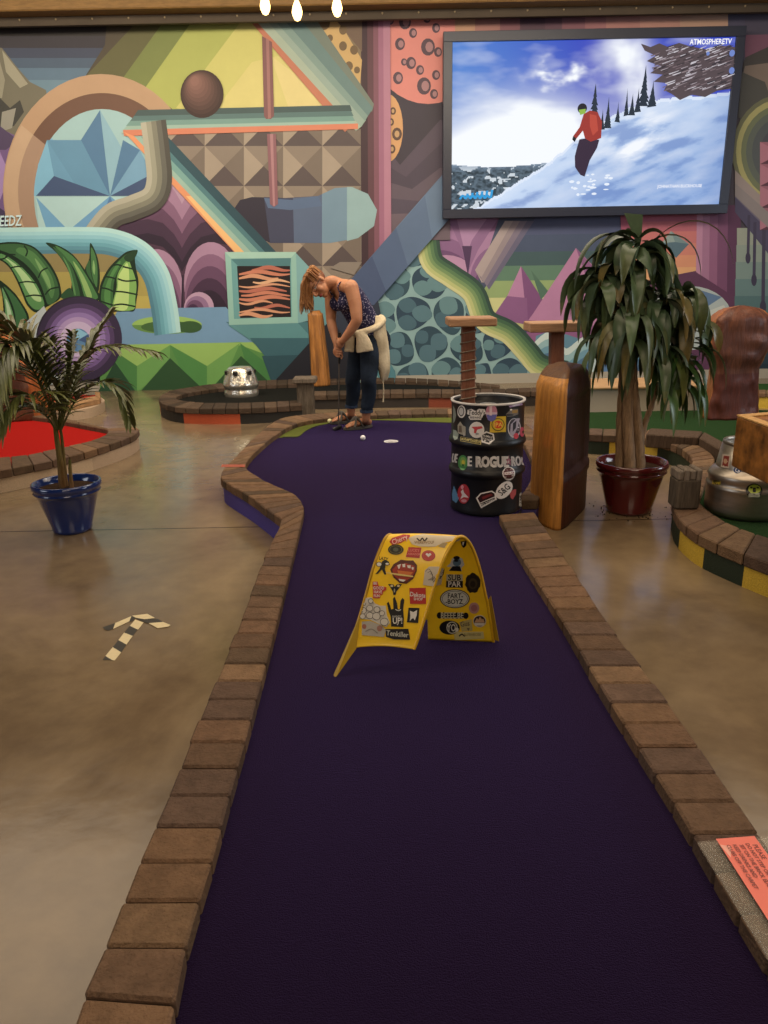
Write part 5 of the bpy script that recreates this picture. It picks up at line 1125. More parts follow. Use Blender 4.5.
# ================================================================ red notice in a plastic sleeve on the right curb
zs_ = ZT + .008
q = [P(697,843,zs_), P(768,839,zs_)]; q[1] = q[0] + (P(762,838,zs_)-q[0])*1.12
ddir = (P(800,1010,zs_) - P(695,837,zs_)).normalized(); adir = (q[1]-q[0]).normalized(); wS = .165; LS = .33
nt = thing('notice_sleeve', 'clear plastic sleeve with a salmon red notice taped on the right curb', 'notice', q[0] + adir*wS/2 + ddir*LS/2)
m = MB(); n = 14
for lay, (dz, nm) in enumerate(((0, 0), (.004, 1))):
    vs = []; fs = []
    for j in range(n*2+1):
        for i in range(n+1):
            p = q[0] + adir*(wS*i/n) + ddir*(LS*j/(2*n)) + V((0, 0, dz + (.006*max(0, noise.noise(V((i*.55, j*.55, lay*7)))) if lay else 0))); vs.append(p)
    for j in range(n*2):
        for i in range(n): fs.append((j*(n+1)+i, j*(n+1)+i+1, (j+1)*(n+1)+i+1, (j+1)*(n+1)+i))
    m.add(vs, fs, '#ffffff', True)
m.build('plastic_sleeve', M_film, nt)
pp_ = Paint(lambda u, v, h: q[0] + adir*(.04+u) + ddir*v + V((0, 0, .0102 + h)), .0003)
pw_, pl_ = .088, .27
pp_.rect(0, .004, pw_, pl_, '#e8705e'); pp_.poly([(0,.022),(.022,.03),(.006,.062)], '#f0a898') 
for k, (t_, hh) in enumerate((('PLEASE', .013), ('DO NOT STEP OR', .0105), ('SIT ON THE BRICK EDGE', .0105), ('KEEP DRINKS AND', .0105), ('CLUBS OFF THE CARPET', .0105))):
    hh *= .85; pp_.text(t_, .074 - k*.0145, .03 + len(t_)*hh*.33, hh, '#7a2c26', rot=90, wx=.95)
o = pp_.build('notice_paper', M_stick, nt); o['label'] = 'salmon red paper with dark red lettering'
# ================================================================ golf ball
gb = P(363, 440.5, ZC); m = MB(); m.ball((gb.x, gb.y, ZC+.0215+.0005), .0215, '#e8e6ea', 24, 16)
tag(m.build('golf_ball', M_white, None, (gb.x, gb.y, ZC)), 'white golf ball on the purple carpet just before the feet of the person', 'golf ball')
gb = P(281+55, 421+1, ZC)
bh = P(329.5, 423.5, ZC)
# ================================================================ plants
def pot(root, c, H, Rt, Rb, colr, rimh=.03, bands=True):
    m = MB(); x = [(Rb*.9,0),(Rb,.006),(Rb+(Rt-Rb)*.75*.9,H*.72),(Rt*.93,H*.80),(Rt*.965,H*.815),(Rt*.93,H*.83),(Rt*.945,H*.87),(Rt*.99,H*.895),(Rt*1.0,H*.94),(Rt*.985,H*.99),(Rt*.95,H),(Rt*.91,H*.985),(Rt*.86,H*.86),(Rt*.83,H*.80)]
    if bands: x = x[:2] + [(Rb*1.02,H*.05),(Rb*1.045,H*.07),(Rb*1.03,H*.09)] + x[2:]
    m.lathe([(r, z+c.z) for r, z in x], (c.x, c.y, 0), colr, 64, caps=False); m.lathe([(.001, c.z+.001),(Rb*.9, c.z)], (c.x, c.y, 0), colr, 40, caps=False)
    m.build('pot', M_glaze, root)
    m = MB(); prs = []
    m.lathe([(Rt*.865, c.z+H*.86),(Rt*.6, c.z+H*.88),(Rt*.3, c.z+H*.875),(.001, c.z+H*.885)], (c.x, c.y, 0), '#3a2a1e', 36, caps=False)
    m.build('soil', M_soil, root)
def leafblade(mb, p0, d0, L, w, droop, c1, c2, seg=9, cup=.25, tipc=None, twist=0):
    p = V(p0); d = V(d0).normalized(); vs = []; fs = []; cs = []; st = L/seg; ax = d.cross(V((0,0,1)))
    if ax.length < .05: ax = V((random.uniform(-1,1), random.uniform(-1,1), 0))
    ax.normalize()
    for i in range(seg+1):
        t = i/seg; ww = w*(math.sin(PI*min(1, (t*.93+.07))**.8)**.75 if t < 1 else .02); ww = max(ww, .002)
        a = ax.copy(); 
        if twist: a = Matrix.Rotation(twist*t, 3, d) @ a
        n = a.cross(d).normalized()
        vs += [p + a*ww*.5 + n*cup*ww*.5, p - n*cup*ww*.12, p - a*ww*.5 + n*cup*ww*.5]
        d = (d + V((0, 0, -droop*(.35+t)))).normalized(); p = p + d*st
    for i in range(seg):
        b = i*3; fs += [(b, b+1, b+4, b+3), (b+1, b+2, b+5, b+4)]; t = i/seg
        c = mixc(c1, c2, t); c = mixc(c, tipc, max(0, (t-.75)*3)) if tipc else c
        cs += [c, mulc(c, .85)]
    mb.add(vs, fs, cs, True); return p
random.seed(21)
# broad leaved tree in the red pot
pc_ = P(635, 517); PH = .31; RT = .208; RB = .128; pc_ = V((pc_.x, pc_.y+RB, 0))
t1 = thing('potted_tree', 'leafy dracaena tree with pale trunks and long drooping leaves in a dark red pot', 'potted plant', pc_)
pot(t1, pc_, PH, RT, RB, '#521418')
Yp = pc_.y
def trunk(pts, r0, r1, label=None):
    m = MB(); ps = catmull([W(x, y, Yp+dy) for x, y, dy in pts], 6); n = len(ps); ps[0].z = PH*.84
    m.tube(ps, [r0+(r1-r0)*i/(n-1) + .0022*math.sin(i*2.4) for i in range(n)], '#9a8066', 14); m.build('trunk', M_bark, t1); return ps[-1]
trunk([(620,462,.02),(621,420,.02),(623,380,.02),(622,340,.02),(620,290,.03)], .029, .022)
trunk([(630,465,-.05),(628,430,-.04),(628,395,-.02),(634,350,0),(637,300,.0),(636,262,.0)], .033, .022)
trunk([(640,465,-.02),(638,430,-.01),(634,395,.0),(632,360,0),(630,330,0)], .031, .024)
trunk([(641,440,.0),(646,420,.0),(652,404,-.01),(655,380,-.02),(660,350,-.03)], .018, .013)
heads = [((638,250,0), 44, .40, .8), ((618,276,.02), 40, .38, .7), ((660,300,-.03), 40, .38, .7), ((632,318,-.08), 30, .40, .6), ((600,276,-.02), 26, .32, .5), ((684,296,-.02), 26, .32, .5), ((655,345,-.06), 20, .34, .5), ((612,330,-.04), 16, .34, .5), ((694,325,.0), 14, .3, .4)]
m = MB(); G1 = ['#3e5238','#475a3e','#354a36','#536344','#465a48','#3a4e42']; G2 = ['#4a5f40','#687048','#475c44','#586c48']
for (hx, hy, dy), n, L, up in heads:
    c = W(hx, hy, Yp+dy)
    for k in range(n):
        a = k*2.399 + random.uniform(-.3, .3); el = random.uniform(-.1, 1.05)*up; d = V((math.cos(a)*math.cos(el), math.sin(a)*math.cos(el)*.8, math.sin(el)))
        base = c + V((0, 0, random.uniform(-.12, .05))) + d*.015; l = L*random.uniform(.55, 1.15); d = (d + V((random.uniform(-.3,.3), random.uniform(-.3,.3), random.uniform(-.15,.15)))).normalized()
        yellow = random.random() < .16
        leafblade(m, base, d, l, random.uniform(.045, .082), random.uniform(.4, .95), random.choice(G1), random.choice(G2) if not yellow else '#8a7442', 10, .3, tipc='#8a6f3e' if random.random() < .3 else None, twist=random.uniform(-2.2, 2.2))
# two long hanging sprays on the right side and the cropped broad leaf on top
for (hx, hy, n) in ((672,352,12),(690,350,9),(664,372,9),(690,372,6)):
    c = W(hx, hy, Yp-.04)
    for k in range(n):
        a = random.uniform(0, 6.28); leafblade(m, c + V((random.uniform(-.05,.05), random.uniform(-.05,.05), random.uniform(-.06,.04))), V((math.cos(a)*.6, math.sin(a)*.6, .1)), random.uniform(.28,.4), random.uniform(.05,.07), .6, random.choice(['#2c4a26','#38562c','#24401f']), random.choice(['#3f5f30','#55703a','#6a6a3c']), 9, .3, tipc='#8a7a40' if random.random()<.3 else None, twist=random.uniform(-.8,.8))
b0 = W(636, 256, Yp); b1 = W(633.5, 214.5, Yp)
vs = [b0+V((-.012,0,0)), b0+V((.012,0,0)), b0+V((.02,-.01,.09)), b0+V((-.018,-.01,.09)), W(643,214.5,Yp), W(624,213,Yp)]
m.add(vs, [(0,1,2,3),(3,2,4,5)], ['#33452e','#4a5e44'], True)
leafblade(m, W(645,250,Yp), V((.35,-.1,.5)), .62, .045, .33, '#2c3a24', '#5a5a3c', 12, .2)
leafblade(m, W(640,252,Yp), V((.5,-.25,.7)), .5, .06, .42, '#24331f', '#33452e', 12, .2)
leafblade(m, W(630,240,Yp), V((-.55,-.1,.35)), .5, .075, .42, '#33422f', '#2c3c28', 12, .3)
leafblade(m, W(628,246,Yp), V((-.6,.1,.15)), .55, .06, .45, '#24331f', '#2c3c28', 12, .3)
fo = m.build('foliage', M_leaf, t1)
# crumbs of soil round the pot
m = MB()
for k in range(60):
    a = random.uniform(0, 6.28); r = RB + random.uniform(.01, .22)**1.2; x = pc_.x + r*math.cos(a); y = pc_.y + r*math.sin(a)*.8
    m.ball((x, y, .003), random.uniform(.002, .005), '#2c2018', 5, 4)
tag(m.build('soil_crumbs', M_soil), 'dark soil crumbs scattered on the floor round the red pot', 'soil', kind='stuff')
# palm in the blue pot
pb_ = P(66, 536); BH = .265; RT2 = .19; RB2 = .105; pb_ = V((pb_.x, pb_.y+RB2, 0)); BH = W(64, 481, pb_.y).z
t2 = thing('potted_palm', 'feathery palm with arching fronds in a glossy dark blue pot', 'potted plant', pb_)
pot(t2, pb_, BH, RT2, RB2, '#122c68')
Yb = pb_.y
m = MB()
for pts, r in (([(62,483,0),(60,460,0),(57,440,.0),(55,425,0)], .020), ([(66,483,.02),(64,462,.02),(62,440,.02),(60,425,.01)], .012), ([(71,482,-.02),(70,468,-.02),(70,460,-.02)], .012)):
    ps = catmull([W(x, y, Yb+dy) for x, y, dy in pts], 5); ps[0].z = BH*.86; n = len(ps); m.tube(ps, [r*(1-.45*i/(n-1)) for i in range(n)], [mixc('#7d5e3c', '#5e6a34', i/n) for i in range(n)], 10)
m.build('stem', M_bark, t2)
def frond(path, LL, n, c1, c2, wl=.016, droop=.25):
    mb = MB(); ps = catmull([W(x, y, Yb+dy) for x, y, dy in path], 8); N = len(ps)
    mb.tube(ps, [.006*(1-.8*i/(N-1)) for i in range(N)], mixc(c1, '#7a7a40', .4), 6)
    for k in range(n):
        f = .22 + .77*k/(n-1); i = int(f*(N-1)); i = min(i, N-2); p = ps[i].lerp(ps[i+1], f*(N-1)-i); t = (ps[i+1]-ps[i]).normalized()
        side = t.cross(V((0,0,1))); side = side.normalized() if side.length > .1 else V((1,0,0)); upn = side.cross(t).normalized()
        l = LL*(.55+.6*math.sin(PI*min(1, f*.95)))*random.uniform(.85, 1.1)
        for sg in (1, -1):
            d = t*.75 + side*sg*.75 + upn*.15 + V((random.uniform(-.08,.08),)*3)
            leafblade(mb, p, d, l, wl, droop*random.uniform(.6,1.3), c1, c2, 5, .3, tipc='#8a7a48' if random.random() < .3 else None)
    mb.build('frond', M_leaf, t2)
fr_ = [([(58,430,0),(50,390,-.03),(30,350,-.08),(4,335,-.15),(-25,365,-.2),(-40,400,-.2)], .30, 34),
       ([(57,430,0),(46,395,-.1),(26,360,-.2),(4,350,-.3),(-18,372,-.4),(-30,410,-.45)], .32, 34),
       ([(58,428,0),(40,385,.05),(15,335,.05),(-20,310,.0),(-60,330,0)], .30, 30),
       ([(58,430,0),(44,380,-.15),(24,345,-.3),(0,360,-.45),(-14,400,-.55)], .30, 34),
       ([(60,430,0),(68,392,.02),(82,362,.05),(108,347,.05),(152,352,.05)], .17, 24),
       ([(60,430,0),(68,402,.1),(82,370,.15),(94,340,.2),(112,312,.25)], .17, 20),
       ([(58,430,0),(60,400,0),(58,370,0),(50,340,-.02)], .17, 18),
       ([(58,430,0),(64,400,.0),(70,365,.02),(72,335,.02)], .15, 18),
       ([(61,430,0),(76,400,-.05),(96,384,-.08),(116,388,-.08),(128,420,-.08)], .16, 22),
       ([(57,430,0),(48,412,-.2),(34,396,-.35),(14,400,-.45),(0,430,-.5)], .24, 24),
       ([(60,432,0),(66,410,-.1),(72,392,-.15),(80,366,-.18)], .15, 14),
       ([(57,432,0),(42,412,-.08),(20,408,-.14),(2,432,-.18)], .22, 22)]
for path, LL, n in fr_: frond(path, LL, n, random.choice(['#4a5228','#555c2c','#434a24']), random.choice(['#6c6e38','#7d7440','#5c6230']), wl=.024)
# ================================================================ the person
random.seed(4)
YL = P(360,431,ZC).y; YR = P(346,425.5,ZC).y; YC = (YL+YR)/2 + .02
J = lambda x, y, dy=0: W(x, y, YC+dy)
LT = V((.5,-.86,0)).normalized(); FW = V((-.86,-.5,0)).normalized()
grip0 = J(339.5,336,-.2); ground = P(338.5,429.5,ZC); gdir = (ground-grip0).normalized()
spine = [J(367,352,0), J(367.5,340,.0), J(365,326,-.01), J(358,311,-.04), J(349,297,-.08), J(342,288,-.1), J(338,284,-.11)]
srad = [.085,.112,.094,.096,.098,.075,.05]
shL, shR = J(351,287,-.25), J(331,292,.04); elL, elR = J(357,320,-.31), J(331,321,-.02); wrL, wrR = J(342.5,341,-.26), J(336,343,-.14)
hipL, hipR = J(371,342,-.08), J(361,342,.09)
knL = W(368.5,380,YL-.03); knR = W(352.5,380,YR-.06); anL = W(366,419,YL+.03); anR = W(351,413,YR+.03)
body = MB()
body.tube(catmull(spine, 4), [srad[min(6, i//4)] + (srad[min(6, i//4+1)]-srad[min(6, i//4)])*((i % 4)/4) for i in range(25)], '#888888', 20, True, 1.38, upv=LT)
body.tube([shR, shR.lerp(shL, .25)+V((0,0,.012)), shR.lerp(shL, .5)+V((.01,0,.02)), shR.lerp(shL, .75)+V((0,0,.012)), shL], [.05,.06,.066,.06,.05], '#888888', 14)
# bust
for s_ in (-.065, .07): body.ball(spine[4] + LT*s_ + FW*.07 - V((0,0,.05)), (.062,.062,.058), '#888888')
body.tube([hipL, hipR], [.09,.09], '#888888', 14); body.ball(spine[1] - FW*.06 + LT*.06, .1, '#888888'); body.ball(spine[1] - FW*.06 - LT*.06, .1, '#888888')
def limb(mb, pts, rs, n=14):
    ps = catmull(pts, 5); m_ = len(rs)-1; N = len(ps)-1
    rr_ = [rs[min(m_-1, int(i/N*m_))] + (rs[min(m_-1, int(i/N*m_))+1]-rs[min(m_-1, int(i/N*m_))])*(i/N*m_-min(m_-1, int(i/N*m_))) for i in range(N+1)]
    mb.tube(ps, rr_, '#888888', n); mb.ball(ps[0], rr_[0]*.98, '#888888', 10, 8); mb.ball(ps[-1], rr_[-1]*.98, '#888888', 10, 8)
limb(body, [shL, shL.lerp(elL,.5)+V((.008,0,0)), elL], [.060,.054,.043]); limb(body, [elL, elL.lerp(wrL,.4)+V((.004,0,-.004)), wrL], [.043,.040,.026])
limb(body, [shR, shR.lerp(elR,.5), elR], [.057,.05,.041]); limb(body, [elR, elR.lerp(wrR,.4), wrR], [.041,.038,.026])
for h_, k_n, a_, in ((hipL, knL, anL), (hipR, knR, anR)):
    limb(body, [h_, h_.lerp(k_n,.5), k_n], [.085,.075,.056]); limb(body, [k_n, k_n.lerp(a_,.35)+V((.012,.01,0)), k_n.lerp(a_,.75), a_], [.056,.056,.042,.035])
# head
hc = J(317.5,284,-.15); cz_ = V((-.82,-.12,.5)).normalized(); fy = V((-.28,-.62,-.72)); fy = (fy - cz_*fy.dot(cz_)).normalized(); ex = fy.cross(cz_).normalized()
HM = Matrix((ex, fy, cz_)).transposed()
def HL(x, y, z): return hc + HM @ V((x*1.07, y*1.07, z*1.07))
body.ball(HL(0,-.012,.022), (.073,.09,.085), '#888888', 24, 16, HM); body.ball(HL(0,.022,-.03), (.056,.062,.078), '#888888', 20, 14, HM)
body.ball(HL(0,.05,-.085), (.028,.026,.02), '#888888', 12, 8, HM)
body.tube([HL(0,.082,.012), HL(0,.098,-.018), HL(0,.104,-.028)], [.008,.011,.013], '#888888', 10); body.ball(HL(0,.094,-.031), (.019,.012,.009), '#888888', 12, 8, HM)
body.ball(HL(0,.078,-.06), (.023,.012,.011), '#888888', 12, 8, HM)
for s_ in (-1, 1): body.ball(HL(s_*.074,-.008,-.005), (.01,.018,.03), '#888888', 12, 8, HM); body.ball(HL(s_*.034,.05,-.03), (.026,.026,.028), '#888888', 12, 8, HM)
limb(body, [spine[5], spine[6]+V((-.02,0,.005)), J(331,282,-.13), HL(0,-.03,-.06)], [.07,.055,.05,.05])
# hands closed round the grip
def hand(wr, along, flip, thumb=True):
    c = grip0 + gdir*along; e1 = (wr - c); e1 = (e1 - gdir*e1.dot(gdir)).normalized(); e2 = gdir.cross(e1)*flip
    pc2 = c + e1*.03; body.tube([wr, wr.lerp(pc2, .5), pc2], [.024,.026,.028], '#888888', 12)
    body.ball(pc2 + e2*.004, (.036,.036,.043), '#888888', 14, 10)
    for k in range(4):
        o = c + gdir*(-.033 + .021*k); L_ = (3.6, 4.1, 4.0, 3.3)[k]; pts = []
        for q_ in range(9):
            a = -.4 + L_*q_/8; pts.append(o + e1*math.cos(a)*.0245 + e2*math.sin(a)*.0245)
        body.tube(pts, [.0095,.0095,.0092,.009,.0088,.0085,.008,.0078,.007], '#888888', 8); body.ball(pts[-1], .0072, '#888888', 8, 6); body.ball(pts[0], .0105, '#888888', 8, 6)
    th_ = [c + e1*.03 - e2*.018 - gdir*.02, c + e1*.012 - e2*.028 + gdir*.008, c - e1*.008 - e2*.022 + gdir*.034, c - e1*.014 - e2*.012 + gdir*.05]
    body.tube(th_, [.013,.0115,.0105,.0085], '#888888', 8); body.ball(th_[-1], .0086, '#888888', 8, 6)
hand(wrL, .05, 1); hand(wrR, .135, -1)
# feet
feet = []
for heel, toe, an in ((P(371,427.5,ZC), P(345,430.5,ZC), anL), (P(356,422,ZC), P(331.5,424.5,ZC), anR)):
    d = (toe-heel).normalized(); L_ = (toe-heel).length; s = V((-d.y, d.x, 0)); z_ = V((0,0,1)); feet.append((heel, toe, d, L_, s))
    pts = [heel + d*L_*f + z_*zz_ for f, zz_ in ((.08,.052),(.3,.062),(.55,.052),(.78,.042),(.88,.038))]
    body.tube(pts, [.026,.031,.028,.022,.016], '#888888', 14, True, 1.5, upv=s); body.ball(pts[0], (.028,.028,.028), '#888888')
    limb(body, [an, an.lerp(pts[0]+d*.03, .6), pts[0]+d*.03+z_*.01], [.034,.034,.034])
    for k in range(5):
        o = heel + d*L_*(.86-.015*abs(k-1)) + s*(.034-.0165*k)*1; e_ = o + d*(.034-.003*k); body.tube([o+z_*.036, o.lerp(e_,.6)+z_*.037, e_+z_*.032], [.0095,.0095,.008], '#888888', 8); body.ball(e_+z_*.032, .0085 if k else .011, '#888888', 8, 6)
def skincol(p):
    l = HM.transposed() @ (p - hc); b_ = '#b67c5c'
    if l.y > .05 and abs(l.x) < .09:
        for s_ in (-1, 1):
            if (V((l.x-s_*.031, 0, l.z-.006))).length < .009 and l.y > .055: return '#2c2420' if V((l.x-s_*.031, 0, l.z-.006)).length < .005 else '#d8ccc4'
            if abs(l.x-s_*.032) < .018 and abs(l.z-.024) < .004: return '#7a5236'
        if abs(l.x) < .022 and abs(l.z+.060) < .009 and l.y > .075: return '#9a4a44'
    if (p-shL).length < .12 or (p-spine[5]).length < .1: return '#bd8463'
    n_ = noise.noise(p*14)*.5; return mixc('#ae7454', '#c28a68', .5+n_)
root = thing('person', 'person with long ginger hair bending over a putter in patterned vest and jeans', 'person', V(((anL.x+anR.x)/2, (anL.y+anR.y)/2, ZC)))
rm = remeshed(body, .0052, 2, skincol); pb_o = rm.build('body', M_skin, root)
# clothing
def cut(mb, keep):
    out = MB(); used = {}; 
    for f, c, s_ in zip(mb.f, mb.c, mb.s):
        ce = sum((mb.v[i] for i in f), V((0,0,0)))/len(f)
        if keep(ce): 
            g = []
            for i in f:
                if i not in used: used[i] = len(out.v); out.v.append(mb.v[i])
                g.append(used[i])
            out.f.append(tuple(g)); out.c.append(c); out.s.append(s_)
    return out
j = MB(); j.tube([spine[0], spine[1], spine[2].lerp(spine[1], .35)], [.1,.126,.118], '#888888', 20, True, 1.36, upv=LT)
j.tube([hipL, hipR], [.1,.1], '#888888', 14)
for s_ in (-.07, .07): j.ball(spine[1] - FW*.062 + LT*s_, .11, '#888888')
for h_, k_n, a_ in ((hipL, knL, anL), (hipR, knR, anR)):
    limb(j, [h_, h_.lerp(k_n,.5), k_n], [.098,.084,.065]); e_ = k_n.lerp(a_, .73); limb(j, [k_n, k_n.lerp(a_,.35)+V((.012,.01,0)), e_], [.066,.064,.052])
jm = remeshed(j, .008, 2, lambda p: mixc('#1a212c', '#2c3748', max(0, min(1, .45+noise.noise(p*7)))))
zc1 = knL.lerp(anL, .83).z; jo = jm.build('jeans', M_denim, root)
for k_n, a_ in ((knL, anL), (knR, anR)):
    m = MB(); e_ = k_n.lerp(a_, .79); m.tube([e_+V((0,0,.012)), e_-V((0,0,.012))], [.0565,.0555], '#333f54', 20); m.build('trouser_cuff', M_denim, jo)
t_ = MB(); tr_ = [.1,.126,.116,.116,.116,.094,.066]
t_.tube(catmull(spine[1:], 4), [ (lambda f: tr_[1+min(4, int(f))] + (tr_[2+min(4, int(f))]-tr_[1+min(4, int(f))])*(f-min(4, int(f))))(i/4) for i in range(21)], '#888888', 24, True, 1.36, upv=LT)
for s_ in (-.065, .07): t_.ball(spine[4] + LT*s_ + FW*.075 - V((0,0,.05)), (.068,.068,.064), '#888888')
tm = remeshed(t_, .007, 3, '#2c2a48'); ax_ = (spine[5]-spine[3]).normalized()
def keep(p):
    q_ = p - spine[4]; l_ = q_.dot(LT); fr = q_.dot(FW); h_ = q_.dot(ax_); return h_ < (.105 - max(0, .06-abs(l_-.01))*1.6 - max(0, abs(l_)-.09)*.5 if fr > 0 else .06 - abs(l_)*.25)
tm = cut(tm, keep); vest = tm.build('vest_top', M_print, root); md = vest.modifiers.new('s', 'SOLIDIFY'); md.thickness = .004
m = MB()
for s_ in (-.075, .085):
    q0 = spine[4] + LT*s_ + ax_*.02; m.tube(catmull([q0 + FW*.105, spine[5] + LT*s_*1.05 + FW*.07 + ax_*.02, spine[5] + LT*s_*1.05 + ax_*.062 - FW*.01, spine[5] + LT*s_ - FW*.085, q0 - FW*.1], 5), .0055, '#2c2a48', 8)
m.build('shoulder_strap', M_print, vest)
cdg = MB()
cdg.tube(catmull([J(381,317,.0), J(382.5,321,-.1), J(376,327,-.185), J(366,331,-.21), J(355,334,-.17), J(349,337,-.08)], 5), [.03]*26, '#888888', 12, True, .8)
cdg.tube(catmull([J(352,331,-.19), J(350,341,-.2), J(349,352,-.2)], 4), [.026,.03,.034,.037,.04,.042,.043,.043,.043], '#888888', 14, True, .4, upv=(0,1,0))
cdg.tube(catmull([J(359,331,-.22), J(363,341,-.235), J(365,352,-.24)], 4), [.03,.038,.046,.054,.06,.066,.07,.072,.072], '#888888', 14, True, .35, upv=(0,1,0))
cdg.ball(J(354,332,-.2), (.03,.03,.028), '#888888')
cdg.tube(catmull([J(375.5,318,-.06), J(378,330,-.10), J(381,345,-.12), J(382,360,-.12), J(384,370,-.12), J(383,378,-.12), J(383,384,-.12)], 4), [.075,.078,.076,.074,.07,.068,.066,.06,.056,.052,.05,.052,.054,.054,.052,.05,.045,.04,.034,.028,.022,.014,.01,.008,.006], '#888888', 16, True, .75)
for dx_ in (-5, 0, 5): cdg.tube(catmull([J(380+dx_*.5,320,-.08), J(382+dx_,345,-.1), J(384+dx_*.9,368,-.1), J(384+dx_*.3,380,-.09)], 4), [.016]*13, '#888888', 8)
cm = remeshed(cdg, .007, 2, lambda p: mixc('#b8a88c', '#dccdb0', max(0, min(1, .55+noise.noise(p*9)))))
cg_ = cm.build('cardigan', M_knit, root); cg_['label'] = 'cream knitted cardigan tied round the waist'
m = MB(); m.tube(catmull([J(383,381,-.12), J(383.5,392,-.12), J(383,402,-.12)], 4), [.006,.005,.005,.006,.006,.005,.006,.007,.008], '#c8baa0', 8); m.build('tie_cord', M_knit, cg_)
# sandals
for heel, toe, d, L_, s in feet:
    m = MB(); n = 22; z_ = V((0,0,1)); out = []
    for k in range(n):
        a = 2*PI*k/n; f = .5 + .56*math.cos(a); w_ = .047*(1+.12*math.cos(a))*math.sin(a); out.append(heel + d*L_*f + s*w_)
    m.prism([V((p.x,p.y,ZC+.001)) for p in out], [V((p.x,p.y,ZC+.027)) for p in out], '#4c4640', .004); so = m.build('sandal', M_sandal, root)
    m = MB()
    for (f0, f1) in ((.42,.72),(.72,.42)):
        pts = [heel + d*L_*(f0+(f1-f0)*q_/8) + s*(.046*math.cos(PI*q_/8)) + z_*(.026 + .066*math.sin(PI*q_/8)) for q_ in range(9)]
        m.tube(pts, .024, '#524c46', 8, True, .3, upv=d)
    m.build('sandal_strap', M_sandal, so)
# hair
hb = MB(); hb.ball(HL(0,-.022,.03), (.082,.092,.086), '#888888', 28, 20, HM)
hm_ = cut(hb, lambda p: (lambda l: not (l.y > .03 and l.z < .062) and not (l.z < -.03 and l.y > -.03) and not (abs(l.x) > .06 and l.z < .0 and l.y > -.02))(HM.transposed() @ (p-hc)))
hm_.c = [lin(random.choice(['#7a4a28','#8a5630','#6e4224'])) for _ in hm_.c]
hcols = ['#8a5a34','#a06c40','#74482a','#b8824e','#946038']
for k in range(340):
    a = random.uniform(0, 2*PI); rz = random.uniform(-.1, 1); 
    l = V((math.sin(a)*.078*math.sqrt(max(0,1-rz*rz)), -.02+math.cos(a)*.088*math.sqrt(max(0,1-rz*rz))*.95, .03+.08*rz))
    if l.y > .045 and l.z < .05: continue
    p0 = hc + HM @ l; p1 = HL(l.x*1.05, min(l.y, .03)*.8, .098) + V((random.uniform(-.01,.01), random.uniform(-.02,.02), 0))
    tgt = J(random.uniform(299.5,314), random.gauss(303,5), random.uniform(-.2,-.08))
    if p0.x > hc.x + .045 and random.random() < .5: continue
    mid = V((min(p1.x, tgt.x+.03), (p1.y+tgt.y)/2, (p1.z*.55+tgt.z*.45)))
    ps = catmull([p0 + (p0-hc)*.03, p0.lerp(p1, .5) + (p0.lerp(p1,.5)-hc).normalized()*.014, p1, mid, tgt], 5); n_ = len(ps); c = random.choice(hcols)
    hm_.tube(ps, [.0062*(1-.6*(i/(n_-1))**2) for i in range(n_)], [mixc(c, '#c08a54', .5*i/n_) for i in range(n_)], 6)
hm_.build('hair', M_hair, root)
# glasses
m = MB()
for s_ in (-1, 1):
    pts = [HL(s_*.032 + .022*math.cos(q_*PI/8), .083 + .003*math.sin(q_*PI/8), .004+.017*math.sin(q_*PI/8)) for q_ in range(17)]; m.tube(pts, .0022, '#2a1e1a', 6)
    m.tube([HL(s_*.054,.082,.01), HL(s_*.074,.045,.008), HL(s_*.08,-.005,.004)], .0022, '#2a1e1a', 6)
m.tube([HL(-.01,.088,.008), HL(.01,.088,.008)], .0022, '#2a1e1a', 6); m.build('glasses', M_rubber, root)
# putter held in the hands
pt_ = thing('putter', 'thin steel putter with black grip held down by the person', 'putter', ground)
m = MB(); m.tube([grip0 - gdir*.03, grip0 + gdir*.1, grip0 + gdir*.23], [.0135,.0125,.0095], '#191919', 12); m.build('grip', M_rubber, pt_)
m = MB(); e_ = ground + V((0,0,.02)); m.tube([grip0 + gdir*.2, e_], [.0065,.0055], '#5a5450', 10); m.build('shaft', M_rubber, pt_)
m = MB(); hd = (P(346,427.5,ZC)-P(332,433,ZC)).normalized(); cc_ = V((ground.x, ground.y, ZC+.017)) - hd*.02; m.box(cc_, (.13,.026,.028), '#2a2826', rot=math.atan2(hd.y, hd.x), bevel=.006); m.build('putter_head', M_rubber, pt_)
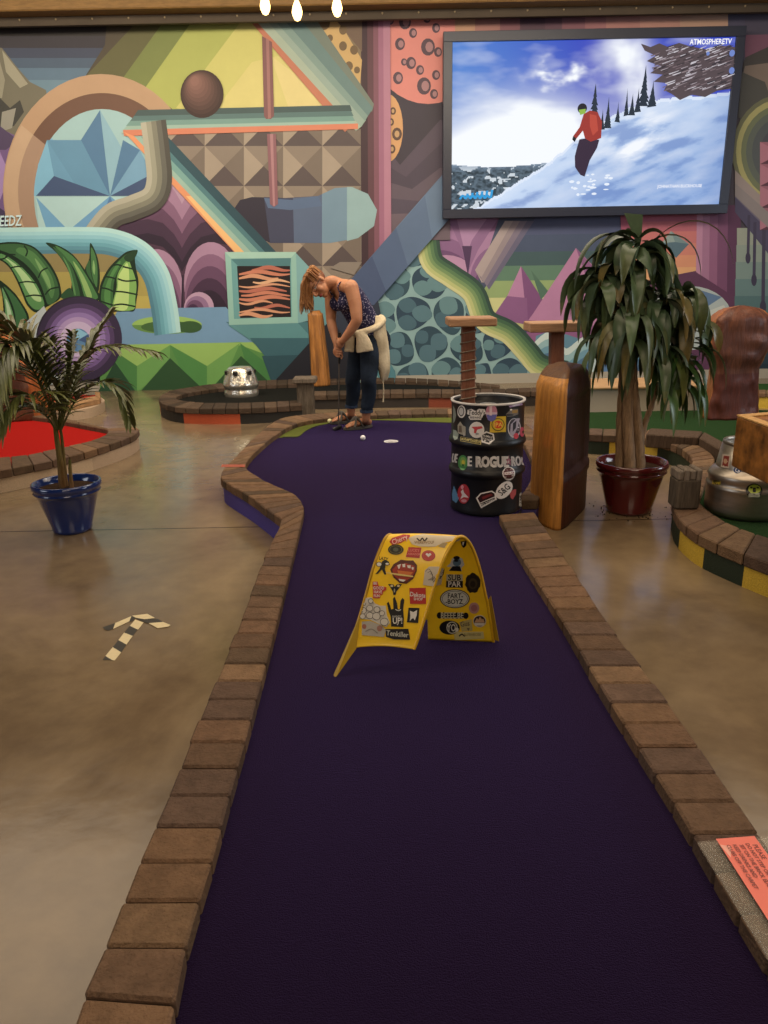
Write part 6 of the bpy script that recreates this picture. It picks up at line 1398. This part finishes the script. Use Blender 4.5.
# pale ball / toe marker on the far sandal side
yb2 = P(329.5,424.5,ZC); m = MB(); m.ball((yb2.x, yb2.y+.05, ZC+.022), .0215, '#e0d9a8', 20, 14)
tag(m.build('golf_ball', M_white, None, (yb2.x, yb2.y+.05, ZC)), 'pale yellow golf ball beside the toes of the rear sandal', 'golf ball')
# ================================================================ light
def area(name, loc, target, sx, sy, power, colr):
    l = bpy.data.lights.new(name, 'AREA'); l.shape = 'RECTANGLE'; l.size = sx; l.size_y = sy; l.energy = power; l.color = colr
    o = bpy.data.objects.new(name, l); col.objects.link(o); o.location = loc
    o.rotation_euler = (V(target)-V(loc)).to_track_quat('-Z', 'Y').to_euler(); return o
area('ceiling_lamp_back', (-1.5, 6.8, 4.6), (-1.0, YW, 1.6), 9, 1.0, 330, (1, .86, .66))
area('ceiling_lamp_middle', (.3, 5.9, 4.65), (.3, 6.1, 0), 10, 3.4, 275, (1, .84, .64))
area('fill_light_front', (.6, -2.6, 3.2), (.2, 3.2, .4), 3, 1.6, 62, (1, .80, .58))  # unseen soft fill added behind the camera to light the arch
area('fill_light_front_high', (.2, 1.9, 4.65), (.2, 2.2, 0), 6, 2.2, 98, (1, .78, .54))  # unseen overhead fill added to brighten the arch top and its stickers
area('window_light_right', (8.3, 3.0, 2.4), (0, 4.5, .6), 3.5, 2.6, 150, (.82, .9, 1))
area('window_light_left', (-7.7, 1.0, 2.4), (0, 4.0, .4), 3.5, 2.4, 90, (.86, .92, 1))
w_ = bpy.data.worlds.new('world'); C.world = w_; w_.use_nodes = True
w_.node_tree.nodes['Background'].inputs[0].default_value = (.5, .42, .34, 1); w_.node_tree.nodes['Background'].inputs[1].default_value = .25
C.view_settings.view_transform = 'Standard'; C.view_settings.look = 'None'; C.view_settings.exposure = .12

l = bpy.data.lights.new('red_light_spot', 'SPOT'); l.energy = 70; l.color = (1, .05, .12); l.spot_size = math.radians(1.0); l.spot_blend = .4; l.shadow_soft_size = .005
o = bpy.data.objects.new('red_light_spot', l); col.objects.link(o); o.location = (-.6, .6, 3.2); _t = W(547, 437, P(548,528).y + .02); o.rotation_euler = (_t - V(o.location)).to_track_quat('-Z', 'Y').to_euler()
